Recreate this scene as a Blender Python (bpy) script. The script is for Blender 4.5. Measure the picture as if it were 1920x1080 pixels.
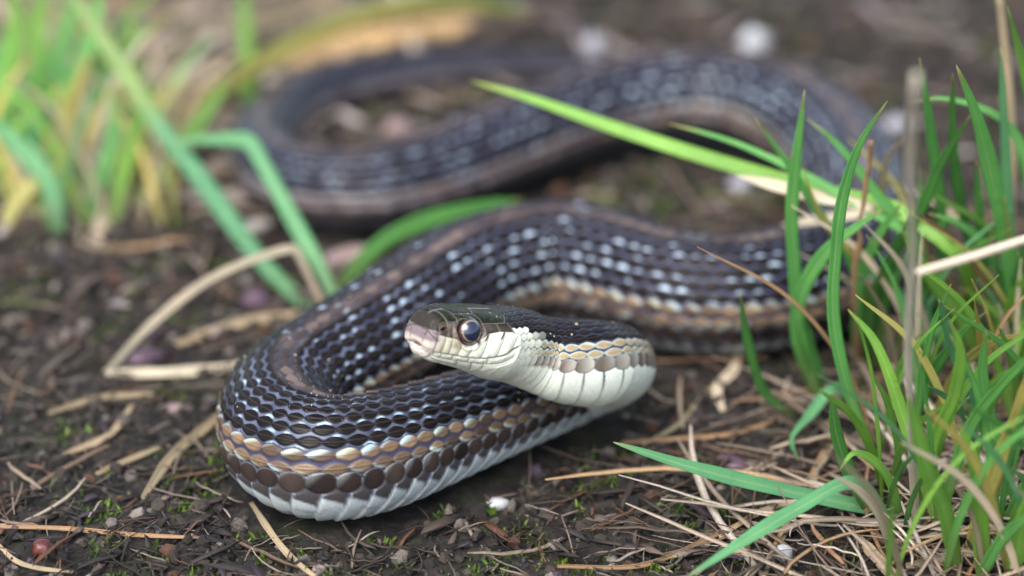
import bpy, math, random
import numpy as np
random.seed(7)
RNG = np.random.default_rng(11)
MM = 0.001
for o in list(bpy.data.objects):
    bpy.data.objects.remove(o, do_unlink=True)
SC = bpy.context.scene
COL = SC.collection

# ------------------------------------------------------------------ camera
IMW, IMH, LENS, SENSOR = 1920, 1080, 100.0, 36.0
FPX = IMW * LENS / SENSOR
PITCH = math.radians(23.0)
CAMH = 211.0                                   # millimetres above the soil
cam_d = bpy.data.cameras.new('camera')
cam = bpy.data.objects.new('camera', cam_d); COL.objects.link(cam)
cam.location = (0, 0, CAMH * MM)
cam.rotation_euler = (math.pi / 2 - PITCH, 0, 0)
cam_d.lens, cam_d.sensor_width = LENS, SENSOR
cam_d.clip_start, cam_d.clip_end = 0.01, 200.0
cam_d.dof.use_dof = True
cam_d.dof.focus_distance = 0.444
cam_d.dof.aperture_fstop = 8.0
cam_d.dof.aperture_blades = 0
SC.camera = cam

# ------------------------------------------------------------------ sky and light (bright overcast)
SUN_EL, SUN_AZ = math.radians(54), math.radians(205)
world = bpy.data.worlds.new('World'); SC.world = world
world.use_nodes = True
wn = world.node_tree
bg = wn.nodes['Background']
sky = wn.nodes.new('ShaderNodeTexSky')
sky.sky_type = 'NISHITA'; sky.sun_disc = False
sky.sun_elevation, sky.sun_rotation = SUN_EL, SUN_AZ
sky.air_density, sky.dust_density, sky.ozone_density = 1.0, 3.5, 1.0
hsv = wn.nodes.new('ShaderNodeHueSaturation'); hsv.inputs['Saturation'].default_value = 0.72   # cloud cover greys the whole sky evenly
wn.links.new(sky.outputs[0], hsv.inputs['Color']); wn.links.new(hsv.outputs[0], bg.inputs[0])
bg.inputs[1].default_value = 0.15
sun_d = bpy.data.lights.new('sun', 'SUN'); sun = bpy.data.objects.new('sun', sun_d); COL.objects.link(sun)
sun_d.energy, sun_d.angle, sun_d.color = 1.4, math.radians(50), (1.0, 0.96, 0.9)
sdir = np.array([math.sin(SUN_AZ) * math.cos(SUN_EL), math.cos(SUN_AZ) * math.cos(SUN_EL), math.sin(SUN_EL)])
from mathutils import Vector
sun.rotation_euler = Vector(sdir).to_track_quat('Z', 'Y').to_euler()
SC.view_settings.view_transform = 'Standard'
SC.view_settings.look = 'None'
SC.view_settings.gamma = 1.0
SC.view_settings.exposure = 1.2
SC.render.engine = 'CYCLES'
SC.cycles.use_denoising = True
SC.cycles.max_bounces = 8

# ------------------------------------------------------------------ helpers
FWD = np.array([0, math.cos(PITCH), -math.sin(PITCH)])
UPV = np.array([0, math.sin(PITCH), math.cos(PITCH)])
CAMP = np.array([0, 0, CAMH])
def ray(u, v):
    return FWD + np.array([1.0, 0, 0]) * (u - IMW / 2) / FPX - UPV * (v - IMH / 2) / FPX
def pz(u, v, z=0.0):                           # photo pixel -> point at height z (mm)
    d = ray(u, v); return CAMP + d * ((z - CAMH) / d[2])
def py(u, v, y):                               # photo pixel -> point on the upright plane y (mm)
    d = ray(u, v); return CAMP + d * (y / d[1])
def project(p):
    q = np.asarray(p) - CAMP; dep = q @ FWD
    return (IMW / 2 + FPX * q[0] / dep, IMH / 2 - FPX * (q @ UPV) / dep, dep)

def hash2(ix, iy, seed=0):
    n = (ix.astype(np.int64) * 374761393 + iy.astype(np.int64) * 668265263 + seed * 144665) & 0x7fffffff
    n = ((n ^ (n >> 13)) * 1274126177) & 0x7fffffff
    return ((n ^ (n >> 16)) & 0xffff) / 65535.0
def vnoise(x, y, seed=0):
    x = np.asarray(x, float); y = np.asarray(y, float)
    ix, iy = np.floor(x), np.floor(y); fx, fy = x - ix, y - iy
    fx = fx * fx * (3 - 2 * fx); fy = fy * fy * (3 - 2 * fy)
    a, b = hash2(ix, iy, seed), hash2(ix + 1, iy, seed)
    c, d = hash2(ix, iy + 1, seed), hash2(ix + 1, iy + 1, seed)
    return (a * (1 - fx) + b * fx) * (1 - fy) + (c * (1 - fx) + d * fx) * fy
def fbm(x, y, oct=4, seed=0):
    s, amp, tot = 0, 1.0, 0
    for k in range(oct):
        s = s + amp * vnoise(x * 2 ** k, y * 2 ** k, seed + k); tot += amp; amp *= .5
    return s / tot
def sstep(a, b, x):
    t = np.clip((x - a) / (b - a), 0, 1); return t * t * (3 - 2 * t)
def mix(a, b, t):
    t = np.asarray(t)[..., None]; return a * (1 - t) + b * t

def catmull(pts, n=None, step=None):
    P = np.asarray(pts, float)
    P = np.vstack([2 * P[0] - P[1], P, 2 * P[-1] - P[-2]])
    out = []
    for i in range(1, len(P) - 2):
        p0, p1, p2, p3 = P[i - 1], P[i], P[i + 1], P[i + 2]
        k = [0.0]
        for a, b in ((p0, p1), (p1, p2), (p2, p3)):
            k.append(k[-1] + max(np.linalg.norm((b - a)[:3]) ** .5, 1e-4))
        t = np.linspace(k[1], k[2], 40, endpoint=False)[:, None]
        A1 = (k[1]-t)/(k[1]-k[0])*p0 + (t-k[0])/(k[1]-k[0])*p1
        A2 = (k[2]-t)/(k[2]-k[1])*p1 + (t-k[1])/(k[2]-k[1])*p2
        A3 = (k[3]-t)/(k[3]-k[2])*p2 + (t-k[2])/(k[3]-k[2])*p3
        B1 = (k[2]-t)/(k[2]-k[0])*A1 + (t-k[0])/(k[2]-k[0])*A2
        B2 = (k[3]-t)/(k[3]-k[1])*A2 + (t-k[1])/(k[3]-k[1])*A3
        out.append((k[2]-t)/(k[2]-k[1])*B1 + (t-k[1])/(k[2]-k[1])*B2)
    out.append(P[-2][None])
    D = np.vstack(out)
    s = np.concatenate([[0], np.cumsum(np.linalg.norm(np.diff(D[:, :3], axis=0), axis=1))])
    if step is not None:
        n = max(3, int(s[-1] / step))
    q = np.linspace(0, s[-1], n) if n else s
    return np.stack([np.interp(q, s, D[:, c]) for c in range(D.shape[1])], 1), q

def new_mesh(name, verts, faces, smooth=True, col=None, uv=None, floats=None):
    """verts in mm (N,3); faces list of equal-length index rows (M,k) or list of such arrays."""
    me = bpy.data.meshes.new(name)
    if not isinstance(faces, list):
        faces = [faces]
    faces = [np.asarray(f, dtype=np.int64) for f in faces if len(f)]
    V = np.asarray(verts, float) * MM
    me.vertices.add(len(V)); me.vertices.foreach_set('co', V.astype(np.float32).ravel())
    nl = sum(f.size for f in faces); nf = sum(len(f) for f in faces)
    me.loops.add(nl); me.polygons.add(nf)
    li = np.concatenate([f.ravel() for f in faces]).astype(np.int32)
    me.loops.foreach_set('vertex_index', li)
    tot = np.concatenate([np.full(len(f), f.shape[1]) for f in faces]).astype(np.int32)
    st = np.concatenate([[0], np.cumsum(tot)[:-1]]).astype(np.int32)
    me.polygons.foreach_set('loop_start', st); me.polygons.foreach_set('loop_total', tot)
    me.polygons.foreach_set('use_smooth', np.full(nf, smooth))
    if col is not None:
        a = me.color_attributes.new('Col', 'FLOAT_COLOR', 'POINT')
        c4 = np.concatenate([col, np.ones((len(col), 1))], 1) if col.shape[1] == 3 else col
        a.data.foreach_set('color', c4.astype(np.float32).ravel())
    if uv is not None:
        l = me.uv_layers.new(name='UVMap')
        l.data.foreach_set('uv', np.asarray(uv, np.float32)[li].ravel())
    for k, arr in (floats or {}).items():
        a = me.attributes.new(k, 'FLOAT', 'POINT'); a.data.foreach_set('value', np.asarray(arr, np.float32))
    me.update(); me.validate()
    return me
def obj(name, me, material=None, parent=None, loc=(0, 0, 0)):
    o = bpy.data.objects.new(name, me); COL.objects.link(o)
    if material is not None and me is not None and not me.materials:
        me.materials.append(material)
    o.location = [c * MM for c in loc]
    if parent is not None:
        o.parent = parent
    return o
def tag(o, label=None, cat=None, group=None, kind=None):
    if label: o['label'] = label
    if cat: o['category'] = cat
    if group: o['group'] = group
    if kind: o['kind'] = kind
    return o
def empty(name, loc=(0, 0, 0)):
    return obj(name, None, None, None, loc)

# ------------------------------------------------------------------ materials
def new_mat(name):
    m = bpy.data.materials.new(name); m.use_nodes = True
    nt = m.node_tree; nt.nodes.clear()
    return m, nt, nt.nodes, nt.links
def node(nt, typ, **kw):
    n = nt.nodes.new(typ)
    for k, v in kw.items():
        if k.startswith('i_'): n.inputs[k[2:].replace('_', ' ')].default_value = v
        else: setattr(n, k, v)
    return n
def ramp(nt, fac, stops):
    r = nt.nodes.new('ShaderNodeValToRGB'); e = r.color_ramp.elements
    while len(e) < len(stops): e.new(0.5)
    for el, (p, c) in zip(e, stops):
        el.position = p; el.color = (*c, 1)
    nt.links.new(fac, r.inputs[0]); return r.outputs[0]
def noise(nt, scale, detail=4, rough=.6, vec=None):
    n = node(nt, 'ShaderNodeTexNoise'); n.inputs['Scale'].default_value = scale
    n.inputs['Detail'].default_value = detail; n.inputs['Roughness'].default_value = rough
    if vec is not None: nt.links.new(vec, n.inputs['Vector'])
    return n.outputs['Fac']
def mixc(nt, fac, a, b, blend='MIX'):
    n = nt.nodes.new('ShaderNodeMix'); n.data_type = 'RGBA'; n.blend_type = blend
    for s, x in ((n.inputs[0], fac), (n.inputs[6], a), (n.inputs[7], b)):
        if hasattr(x, 'links'): nt.links.new(x, s)
        elif isinstance(x, (int, float)): s.default_value = x
        else: s.default_value = (*x, 1)
    return n.outputs[2]
def bump(nt, h, strength, dist):
    b = nt.nodes.new('ShaderNodeBump'); b.inputs['Strength'].default_value = strength
    b.inputs['Distance'].default_value = dist; nt.links.new(h, b.inputs['Height']); return b.outputs[0]
def finish(nt, color, rough=.6, normal=None, spec=.5, trans=0.0, coat=0.0, trans_col=None):
    p = nt.nodes.new('ShaderNodeBsdfPrincipled'); out = nt.nodes.new('ShaderNodeOutputMaterial')
    if hasattr(color, 'links'): nt.links.new(color, p.inputs['Base Color'])
    else: p.inputs['Base Color'].default_value = (*color, 1)
    if hasattr(rough, 'links'): nt.links.new(rough, p.inputs['Roughness'])
    else: p.inputs['Roughness'].default_value = rough
    p.inputs['Specular IOR Level'].default_value = spec
    p.inputs['Coat Weight'].default_value = coat; p.inputs['Coat Roughness'].default_value = .04
    if normal is not None: nt.links.new(normal, p.inputs['Normal'])
    sh = p.outputs[0]
    if trans > 0:
        t = nt.nodes.new('ShaderNodeBsdfTranslucent')
        if hasattr(color, 'links'): nt.links.new(trans_col or color, t.inputs[0])
        else: t.inputs[0].default_value = (*color, 1)
        m = nt.nodes.new('ShaderNodeMixShader'); m.inputs[0].default_value = trans
        nt.links.new(sh, m.inputs[1]); nt.links.new(t.outputs[0], m.inputs[2]); sh = m.outputs[0]
    nt.links.new(sh, out.inputs[0]); return p
def geo_pos(nt):
    return nt.nodes.new('ShaderNodeNewGeometry').outputs['Position']

def mat_soil():
    m, nt, N, L = new_mat('soil')
    pos = geo_pos(nt)
    n1 = noise(nt, 45, 5, .6, pos); n2 = noise(nt, 260, 6, .65, pos); n3 = noise(nt, 1500, 4, .7, pos)
    c1 = ramp(nt, n2, [(.32, (.005, .0045, .0045)), (.5, (.020, .017, .016)), (.7, (.085, .07, .06))])
    c2 = ramp(nt, n2, [(.3, (.010, .009, .008)), (.55, (.045, .038, .032)), (.75, (.12, .10, .082))])
    c = mixc(nt, ramp(nt, n1, [(.42, (0, 0, 0)), (.62, (1, 1, 1))]), c1, c2)
    g = noise(nt, 75, 5, .7, pos)
    c = mixc(nt, ramp(nt, g, [(.52, (0, 0, 0)), (.66, (.75, .75, .75))]), c, (.035, .05, .014))
    c = mixc(nt, .5, c, ramp(nt, n3, [(.3, (.2, .2, .2)), (.7, (1, 1, 1))]), 'MULTIPLY')
    h = nt.nodes.new('ShaderNodeMath'); h.operation = 'ADD'
    L.new(n2, h.inputs[0]); L.new(n3, h.inputs[1])
    finish(nt, c, .85, bump(nt, h.outputs[0], .9, .0012), .35)
    return m
def mat_attr(name, rough=.7, spec=.4, trans=0.0, bscale=2500, bstr=.4, vary=.35):
    m, nt, N, L = new_mat(name)
    a = node(nt, 'ShaderNodeAttribute', attribute_name='Col')
    pos = geo_pos(nt)
    n = noise(nt, bscale, 4, .6, pos)
    c = mixc(nt, vary, a.outputs['Color'], ramp(nt, n, [(.25, (.25, .25, .25)), (.75, (1.5, 1.5, 1.5))]), 'MULTIPLY')
    finish(nt, c, rough, bump(nt, n, bstr, .0002), spec, trans)
    return m
def mat_blade(name, base, mid, tip, tip_at=.97, rough=.4, trans=.42, spots=None, pale=(.75, .85, .55), spot_amt=.5):
    m, nt, N, L = new_mat(name)
    uvn = nt.nodes.new('ShaderNodeUVMap'); uvn.uv_map = 'UVMap'
    sep = nt.nodes.new('ShaderNodeSeparateXYZ'); L.new(uvn.outputs[0], sep.inputs[0])
    pos = geo_pos(nt)
    c = ramp(nt, sep.outputs[1], [(0, base), (.3, mid), (tip_at - .05, mid), (min(1, tip_at + .04), tip)])
    # veins running lengthwise
    mp = nt.nodes.new('ShaderNodeMapping'); mp.inputs['Scale'].default_value = (26, 1.2, 1); L.new(uvn.outputs[0], mp.inputs[0])
    oi = nt.nodes.new('ShaderNodeObjectInfo'); cx = nt.nodes.new('ShaderNodeCombineXYZ')
    rm = nt.nodes.new('ShaderNodeMath'); rm.operation = 'MULTIPLY'; rm.inputs[1].default_value = 57.0
    L.new(oi.outputs['Random'], rm.inputs[0]); L.new(rm.outputs[0], cx.inputs[2]); L.new(cx.outputs[0], mp.inputs['Location'])
    v = noise(nt, 1.0, 3, .6, mp.outputs[0])
    rib = nt.nodes.new('ShaderNodeMath'); rib.operation = 'COMPARE'; rib.inputs[1].default_value = .5; rib.inputs[2].default_value = .07
    L.new(sep.outputs[0], rib.inputs[0])
    tint = ramp(nt, oi.outputs['Random'], [(0, (.86, .92, .88)), (1, (1.3, 1.2, 1.15))])
    c = mixc(nt, 1.0, c, tint, 'MULTIPLY')
    rb = nt.nodes.new('ShaderNodeMath'); rb.operation = 'MULTIPLY'; rb.inputs[1].default_value = .38; L.new(rib.outputs[0], rb.inputs[0])
    c = mixc(nt, rb.outputs[0], c, mixc(nt, .6, c, (.55, .62, .38)))
    c = mixc(nt, .45, c, ramp(nt, v, [(.3, (.55, .6, .5)), (.7, (1.35, 1.3, 1.25))]), 'MULTIPLY')
    n = noise(nt, 90, 4, .6, pos)
    c = mixc(nt, .5, c, ramp(nt, n, [(.3, (.55, .65, .6)), (.7, (1.3, 1.2, 1.1))]), 'MULTIPLY')
    if spots is not None:
        s = noise(nt, 420, 3, .7, pos)
        c = mixc(nt, ramp(nt, s, [(.62, (0, 0, 0)), (.74, (spot_amt,) * 3)]), c, spots)
    finish(nt, c, rough, bump(nt, v, .5, .00025), .5, trans)
    return m
MS = mat_soil()
M_GREEN = mat_blade('fresh_grass', (.16, .22, .07), (.14, .44, .12), (.34, .28, .12), spots=(.20, .19, .07), spot_amt=.7)
M_LIME = mat_blade('lime_grass', (.20, .28, .07), (.22, .48, .085), (.28, .34, .10), spots=(.16, .25, .05))
M_TEAL = mat_blade('blue_green_grass', (.12, .24, .10), (.125, .38, .185), (.26, .34, .18), spots=(.10, .17, .09))
M_YEL = mat_blade('yellowing_grass', (.40, .42, .14), (.52, .48, .16), (.48, .36, .14), spots=(.22, .28, .06))
M_DARK = mat_blade('dark_grass', (.10, .13, .05), (.085, .30, .07), (.24, .18, .09), spots=(.02, .03, .01))
M_STRAW = mat_blade('dry_straw', (.27, .21, .145), (.34, .275, .195), (.30, .24, .165), rough=.6, trans=.15, spots=(.16, .11, .07))
M_PALE = mat_blade('bleached_straw', (.44, .38, .31), (.55, .48, .40), (.5, .42, .33), rough=.55, trans=.15, spots=(.30, .24, .18))
M_RUST = mat_blade('rusty_straw', (.24, .13, .075), (.30, .175, .10), (.2, .11, .07), rough=.6, trans=.1, spots=(.10, .055, .035))
M_MAUVE = mat_blade('mauve_stalk', (.30, .25, .20), (.58, .50, .45), (.58, .51, .46), rough=.6, trans=.05, spots=(.2, .15, .13))
M_ORANGE = mat_blade('orange_dry_blade', (.42, .30, .16), (.60, .40, .20), (.5, .32, .15), rough=.6, trans=.2, spots=(.25, .15, .08))
M_TY = mat_blade('teal_to_yellow_blade', (.12, .28, .12), (.12, .38, .20), (.28, .42, .15), tip_at=.62, spots=(.14, .22, .10))
BM = dict(z=M_TY, g=M_GREEN, l=M_LIME, t=M_TEAL, y=M_YEL, d=M_DARK, s=M_STRAW, p=M_PALE, r=M_RUST, m=M_MAUVE, o=M_ORANGE)
M_CRUMB = mat_attr('soil_crumb', .85, .35, 0, 1800, .8, .5)
M_LITTER = mat_attr('plant_litter', .7, .4, .12, 1500, .5, .4)
M_MOSS = mat_attr('moss', .6, .4, .3, 1500, .2, .2)

# ------------------------------------------------------------------ the snake's centre line (mm)
HEAD_L = 20.0
YAW, HP = math.radians(44), math.radians(20)
HT = np.array([math.cos(YAW) * math.cos(HP), math.sin(YAW) * math.cos(HP), -math.sin(HP)])   # snout -> nape
HEAD_BASE = pz(946, 641, 27.2)
SNOUT = HEAD_BASE - HT * HEAD_L
# u, v, height, radius, roll (degrees; turns the back away from the camera on each strand)
CT = [
 (1004, 662, 23.5, 6.1, -24), (1055, 676, 21.6, 6.6, -34), (1105, 681, 19.8, 6.9, -36),
 ('p', 1149, 690, 13.6, 7.0, -22),
 (1086, 714, 8.0, 7.3, 4), (1000, 745, 8.2, 7.8, 14), (905, 781, 8.6, 8.3, 18), (806, 818, 9.0, 9.0, 22), (705, 852, 9.6, 9.8, 24),
 (612, 866, 10.0, 10.2, 22), (545, 840, 10.0, 10.2, 15), (524, 792, 10.0, 10.1, 6), (545, 745, 10.0, 10.2, 2), (600, 708, 10.1, 10.4, 2), (702, 644, 10.4, 10.8, 4),
 (800, 577, 10.6, 11.1, 6), (896, 523, 10.8, 11.2, 6), (1040, 492, 11, 11.3, 6), (1160, 517, 11, 11.2, 3), (1250, 546, 10.8, 11.0, 0),
 (1350, 556, 10.8, 10.9, 0), (1450, 545, 10.8, 10.9, 0), (1545, 515, 10.8, 10.9, 0), (1602, 466, 10.7, 10.8, 0), (1618, 398, 10.6, 10.7, 0),
 (1590, 318, 10.5, 10.6, 0), (1520, 246, 10.4, 10.5, 0), (1420, 198, 10.3, 10.4, 0), (1300, 182, 10.2, 10.3, 0), (1160, 200, 10, 10.0, 0),
 (1020, 245, 9.7, 9.7, 0), (900, 293, 9.4, 9.4, 0), (780, 338, 9, 9.0, 0), (680, 358, 8.5, 8.5, 0), (580, 352, 8, 8.0, 0),
 (512, 320, 7.4, 7.4, 0), (490, 275, 6.9, 6.9, 0), (515, 225, 6.4, 6.4, 0), (580, 180, 5.9, 5.9, 0), (700, 148, 5.3, 5.3, 0), (830, 130, 4.6, 4.6, 0),
 (950, 124, 3.9, 3.9, 0), (1060, 124, 3.0, 3.0, 0), (1150, 128, 2.0, 2.0, 0), (1200, 131, 1.2, .9, 0)]
ctl = [(*SNOUT, 5, 0), (*(SNOUT + HT * 10), 5.5, 0), (*(SNOUT + HT * 17), 5.8, -2), (*(HEAD_BASE + HT * .5), 5.9, -6)]
for c in CT:
    if c[0] == 'p': c = c[1:]
    p = pz(c[0], c[1], c[2]); ctl.append((*p, c[3], c[4]))
LINE, LS = catmull(ctl, step=.05)
kk = np.hanning(261); kk /= kk.sum()
SMO = np.stack([np.convolve(np.pad(LINE[:, k], 130, mode='edge'), kk, 'valid') for k in range(5)], 1)
wsm = (sstep(55, 75, LS) * (1 - sstep(LS[-1] - 12, LS[-1] - 6, LS)))[:, None]
LINE = LINE * (1 - wsm) + SMO * wsm
LS = np.concatenate([[0], np.cumsum(np.linalg.norm(np.diff(LINE[:, :3], axis=0), axis=1))])
SLEN = LS[-1]

# sampling along the body: fine where the photo is sharp
def stations():
    out = list(np.concatenate([np.linspace(0, 1, 40) ** 2 * 1.5]))
    s = 1.5
    while s < SLEN:
        d = .1 if s < 24 else (.15 if s < 200 else (.35 if s < 300 else .95))
        s += d; out.append(min(s, SLEN))
    return np.array(out)
S = stations(); NS = len(S)
C3 = np.stack([np.interp(S, LS, LINE[:, k]) for k in range(3)], 1)
# soften the line a little so that the frame turns evenly
RAD = np.interp(S, LS, LINE[:, 3]); ROLL = np.radians(np.interp(S, LS, LINE[:, 4]))
su = np.arange(0, SLEN, .25); Cu = np.stack([np.interp(su, LS, LINE[:, k]) for k in range(3)], 1)
Tu = np.gradient(Cu, axis=0); Tu /= np.linalg.norm(Tu, axis=1)[:, None]
ker = np.hanning(25); ker /= ker.sum()
Tu = np.stack([np.convolve(np.pad(Tu[:, k], 12, mode='edge'), ker, 'valid') for k in range(3)], 1)
T = np.stack([np.interp(S, su, Tu[:, k]) for k in range(3)], 1); T /= np.linalg.norm(T, axis=1)[:, None]
Nn = np.array([0, 0, 1.0]) - T * T[:, 2:3]; Nn /= np.linalg.norm(Nn, axis=1)[:, None]
Bn = np.cross(T, Nn)
cr, sr = np.cos(ROLL)[:, None], np.sin(ROLL)[:, None]
N2 = Nn * cr + Bn * sr; B2 = Bn * cr - Nn * sr

PHI = np.concatenate([np.linspace(-180, -126, 20, endpoint=False), np.linspace(-126, 126, 330, endpoint=False), np.linspace(126, 180, 20, endpoint=False)])   # finer where scales show
NJ = len(PHI)
SS, PP = np.meshgrid(S, PHI, indexing='ij')
AP = np.abs(PP); SG = np.where(PP < 0, -1.0, 1.0)

# --- head outline: half width, crown height, chin depth along the axis
HX = np.array([0, .12, .4, .9, 1.8, 3.2, 5.0, 6.6, 8.6, 11, 13.5, 16, 18.5, 21, 24, 28])
HW = np.array([0, 1.6, 2.45, 2.95, 3.3, 3.7, 4.2, 4.75, 5.2, 5.75, 6.2, 6.3, 6.0, 5.85, 6.0, 6.2])
HTOP = np.array([0, 1.5, 2.4, 3.1, 3.65, 4.0, 4.2, 4.25, 4.4, 4.5, 4.6, 4.75, 5.0, 5.4, 5.9, 6.2])
HBOT = np.array([0, 1.4, 2.0, 2.4, 2.7, 2.95, 3.15, 3.3, 3.55, 3.95, 4.5, 5.0, 5.4, 5.7, 5.95, 6.2])
hsc_ = np.interp(HX, [0, 16, 21, 28], [1, 1, .5, 0])
HW = HW * (1 + .07 * hsc_); HTOP = HTOP * (1 + .10 * hsc_); HBOT = HBOT * (1 + .16 * hsc_)
HN = np.interp(S, [0, 1.5, 4, 12, 18, 26], [2.5, 2.8, 3.0, 2.8, 2.4, 2.05])
hb = sstep(20, 27, S)
w = np.where(S < 28, np.interp(S, HX, HW) * (1 - hb) + RAD * hb, RAD)
zt = np.where(S < 28, np.interp(S, HX, HTOP) * (1 - hb) + RAD * hb, RAD)
zb = np.where(S < 28, np.interp(S, HX, HBOT) * (1 - hb) + RAD * hb, RAD)
flat = np.where(S > 40, .90, 1.0)                  # the belly is a little flat
cph, sph = np.cos(np.radians(PP)), np.sin(np.radians(PP))
nu = HN[:, None]
nl = np.where(S < 26, np.interp(S, [0, 10, 26], [2.3, 2.3, 2.0]), 2.0)[:, None]
ex = np.where(cph >= 0, nu, nl)
Y = w[:, None] * np.sign(sph) * np.abs(sph) ** (2 / ex)
Z = np.where(cph >= 0, zt[:, None], zb[:, None] * flat[:, None]) * np.sign(cph) * np.abs(cph) ** (2 / ex)

# --- scale pattern
def pitch_of(s):
    return np.interp(s, [0, 12, 18, 24, 34, 55, 75, 400, 700], [1.4, 1.45, 1.5, 1.75, 2.5, 2.8, 3.35, 3.4, 2.6])
Ku = np.gradient(Tu, .25, axis=0); toc = CAMP - Cu; toc /= np.linalg.norm(toc, axis=1)[:, None]
curv = -(Ku * toc).sum(1) * np.interp(su, LS, LINE[:, 3])          # > 0 where the outer side of a bend faces the lens
curv = np.clip(curv * 1.05, -.3, 1) * sstep(36, 44, su)
Q = np.interp(S, su, np.concatenate([[0], np.cumsum(.25 / pitch_of(su) * (1 + .9 * curv))])[:-1])
QQ = np.repeat(Q[:, None], NJ, 1)
RW = 11.7; E9 = 8.5 * RW; PV = 116.5
rho = np.where(AP < E9, AP / RW, 8.5 + (AP - E9) / (PV - E9))
flk = np.zeros(SS.shape); best = np.full(SS.shape, 9.0); bk = np.zeros(SS.shape); bc = np.zeros(SS.shape); ba = np.zeros(SS.shape); bb = np.zeros(SS.shape)
k0 = np.floor(rho)
loose = np.interp(S, [0, 24, 40, 70, 140, 200, 260], [1.02, 1.02, .95, .95, .93, .95, .96])[:, None]   # stretched skin on the first bend
for dk in (0, 1):
    k = np.clip(k0 + dk, 0, 9)
    a0 = QQ - .5 * (k % 2)
    c0 = np.floor(a0)
    for dc in (0, 1):
        c = c0 + dc
        hj, hk = hash2(k + 40, c + SG * 500, 61), hash2(k + 40, c + SG * 500, 62)
        da = a0 - c + .07 * (hj - .5); b = rho - k + .07 * (hk - .5)
        A_ = np.where(k >= 9, .60, .60) * np.where(k >= 9, 1, loose) * (.93 + .12 * hk)
        B_ = np.where(k >= 9, np.where(b < 0, .70, .66) * (1 - .15 * da), .55 * loose) * (.92 + .13 * hj)
        pw = np.where(k >= 9, 2.1, 1.55)
        on = (hash2(k + 40, c, 15) > np.where(SS > 150, np.where(np.isin(k, (3, 5, 6, 7)), .38, .8), np.where(np.isin(k, (5, 6, 7)), .5, .86))) & (k < 8) & (k > 0)
        fs_ = .55 + .75 * hash2(k + 40, c + SG * 300, 63)
        flk = np.maximum(flk, on * (.62 + .38 * hj) * np.exp(-((da - .25 * (hk - .5)) / (.34 * fs_)) ** 2 - ((b + .52) / (.25 * fs_)) ** 2))
        d = (np.abs(da) / A_) ** pw + (np.abs(b) / B_) ** pw
        m = d < best
        best = np.where(m, d, best); bk = np.where(m, k, bk); bc = np.where(m, c, bc); ba = np.where(m, da / A_, ba); bb = np.where(m, b / B_, bb)
ins = 1 - best
psc = (pitch_of(S) / 3.4)[:, None] * np.clip(RAD / 9, .3, 1)[:, None]
h_d = sstep(-.02, .34, ins) * (.26 + .14 * ba) + np.where(bk < 9, .12 * np.exp(-(bb / .09) ** 2) * sstep(.0, .4, ins), 0)
# ventral plates
fv = QQ - .55 * ((AP - PV) / 62) + .5
f = fv - np.floor(fv)
h_v = .05 + (.46 * f ** .8) * (1 - sstep(.88, 1.0, f))
vm = sstep(-1.5, 1.5, AP - (PV - 6 + 7 * np.abs(2 * f - 1) ** 1.5)) * (1 - sstep(-.05, .15, ins) * (AP < PV + 8))
hsc = (h_d * (1 - vm) + h_v * vm) * psc

r1 = hash2(bk + 40, bc, 3); r2 = hash2(bk + 40, bc, 5); r3 = hash2(bk + 40, bc + SG * 1000, 9)
fr = hash2(bk * 0 + 7, np.floor(fv), 4)
A3 = lambda c: np.broadcast_to(np.array(c, float), SS.shape + (3,))
nz = fbm(QQ * 5, PP / 3.2, 3, 21)
nz2 = fbm(QQ * .8, PP / 22, 3, 31)
pale = (1 - sstep(30, 75, SS))                     # the neck is lighter than the body
# dorsal dark scales with bluish skin between them and pale flecks
dark = A3((.006, .005, .0055)) * (0.6 + .9 * r1[..., None]) + A3((.007, .005, .003)) * nz[..., None]
skin = mix(A3((.036, .040, .066)), A3((.10, .118, .175)), sstep(.35, .75, nz2))
skin = mix(skin, A3((.060, .068, .115)), sstep(170, 240, SS)); skin = mix(A3((.03, .034, .06)), skin, sstep(40, 70, SS))
fleck = sstep(.3, .8, flk) * sstep(36, 55, SS) * np.where(SS < 150, sstep(.2, -.05, ins), sstep(.5, .1, ins)) * np.interp(SS, [0, 400, 520], [1, 1, .35])
dark = mix(dark, A3((.05, .042, .042)), np.exp(-(bb / .07) ** 2) * sstep(.15, .5, ins) * .6)
sc = mix(skin, dark, sstep(-.08, .2, ins))
sc = mix(sc, mix(A3((.36, .50, .60)), A3((.50, .63, .76)), sstep(130, 170, SS)), np.clip(fleck, 0, 1) * .9)
# stripe of rows two and three
tan = mix(A3((.065, .046, .036)), A3((.215, .15, .092)), r2)
tan = mix(tan, A3((.36, .275, .15)), pale * .8)
tan = mix(tan, A3((.10, .06, .045)), sstep(.3, .9, -ba) * .6 * (1 - pale))
cream = mix(A3((.47, .50, .36)), A3((.36, .52, .56)), r3)
cm = np.where(SS < 150, .85, .8) * sstep(.2, .9, .6 * ba + .75 * bb * np.where(bk == 7, -1, 1) + .7 * (r1 - .45)) 
cm = np.clip(cm + pale * sstep(.55, .2, ins) * .8, 0, 1)
st = mix(tan, cream, cm)
st = mix(A3((.04, .042, .08)), st, sstep(-.05, .22, ins))
lat = np.isin(bk, (7, 8)).astype(float)
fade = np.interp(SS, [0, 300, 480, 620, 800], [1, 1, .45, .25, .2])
st = mix(A3((.115, .10, .125)) * (.6 + .8 * r1[..., None]), st, fade)
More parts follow.
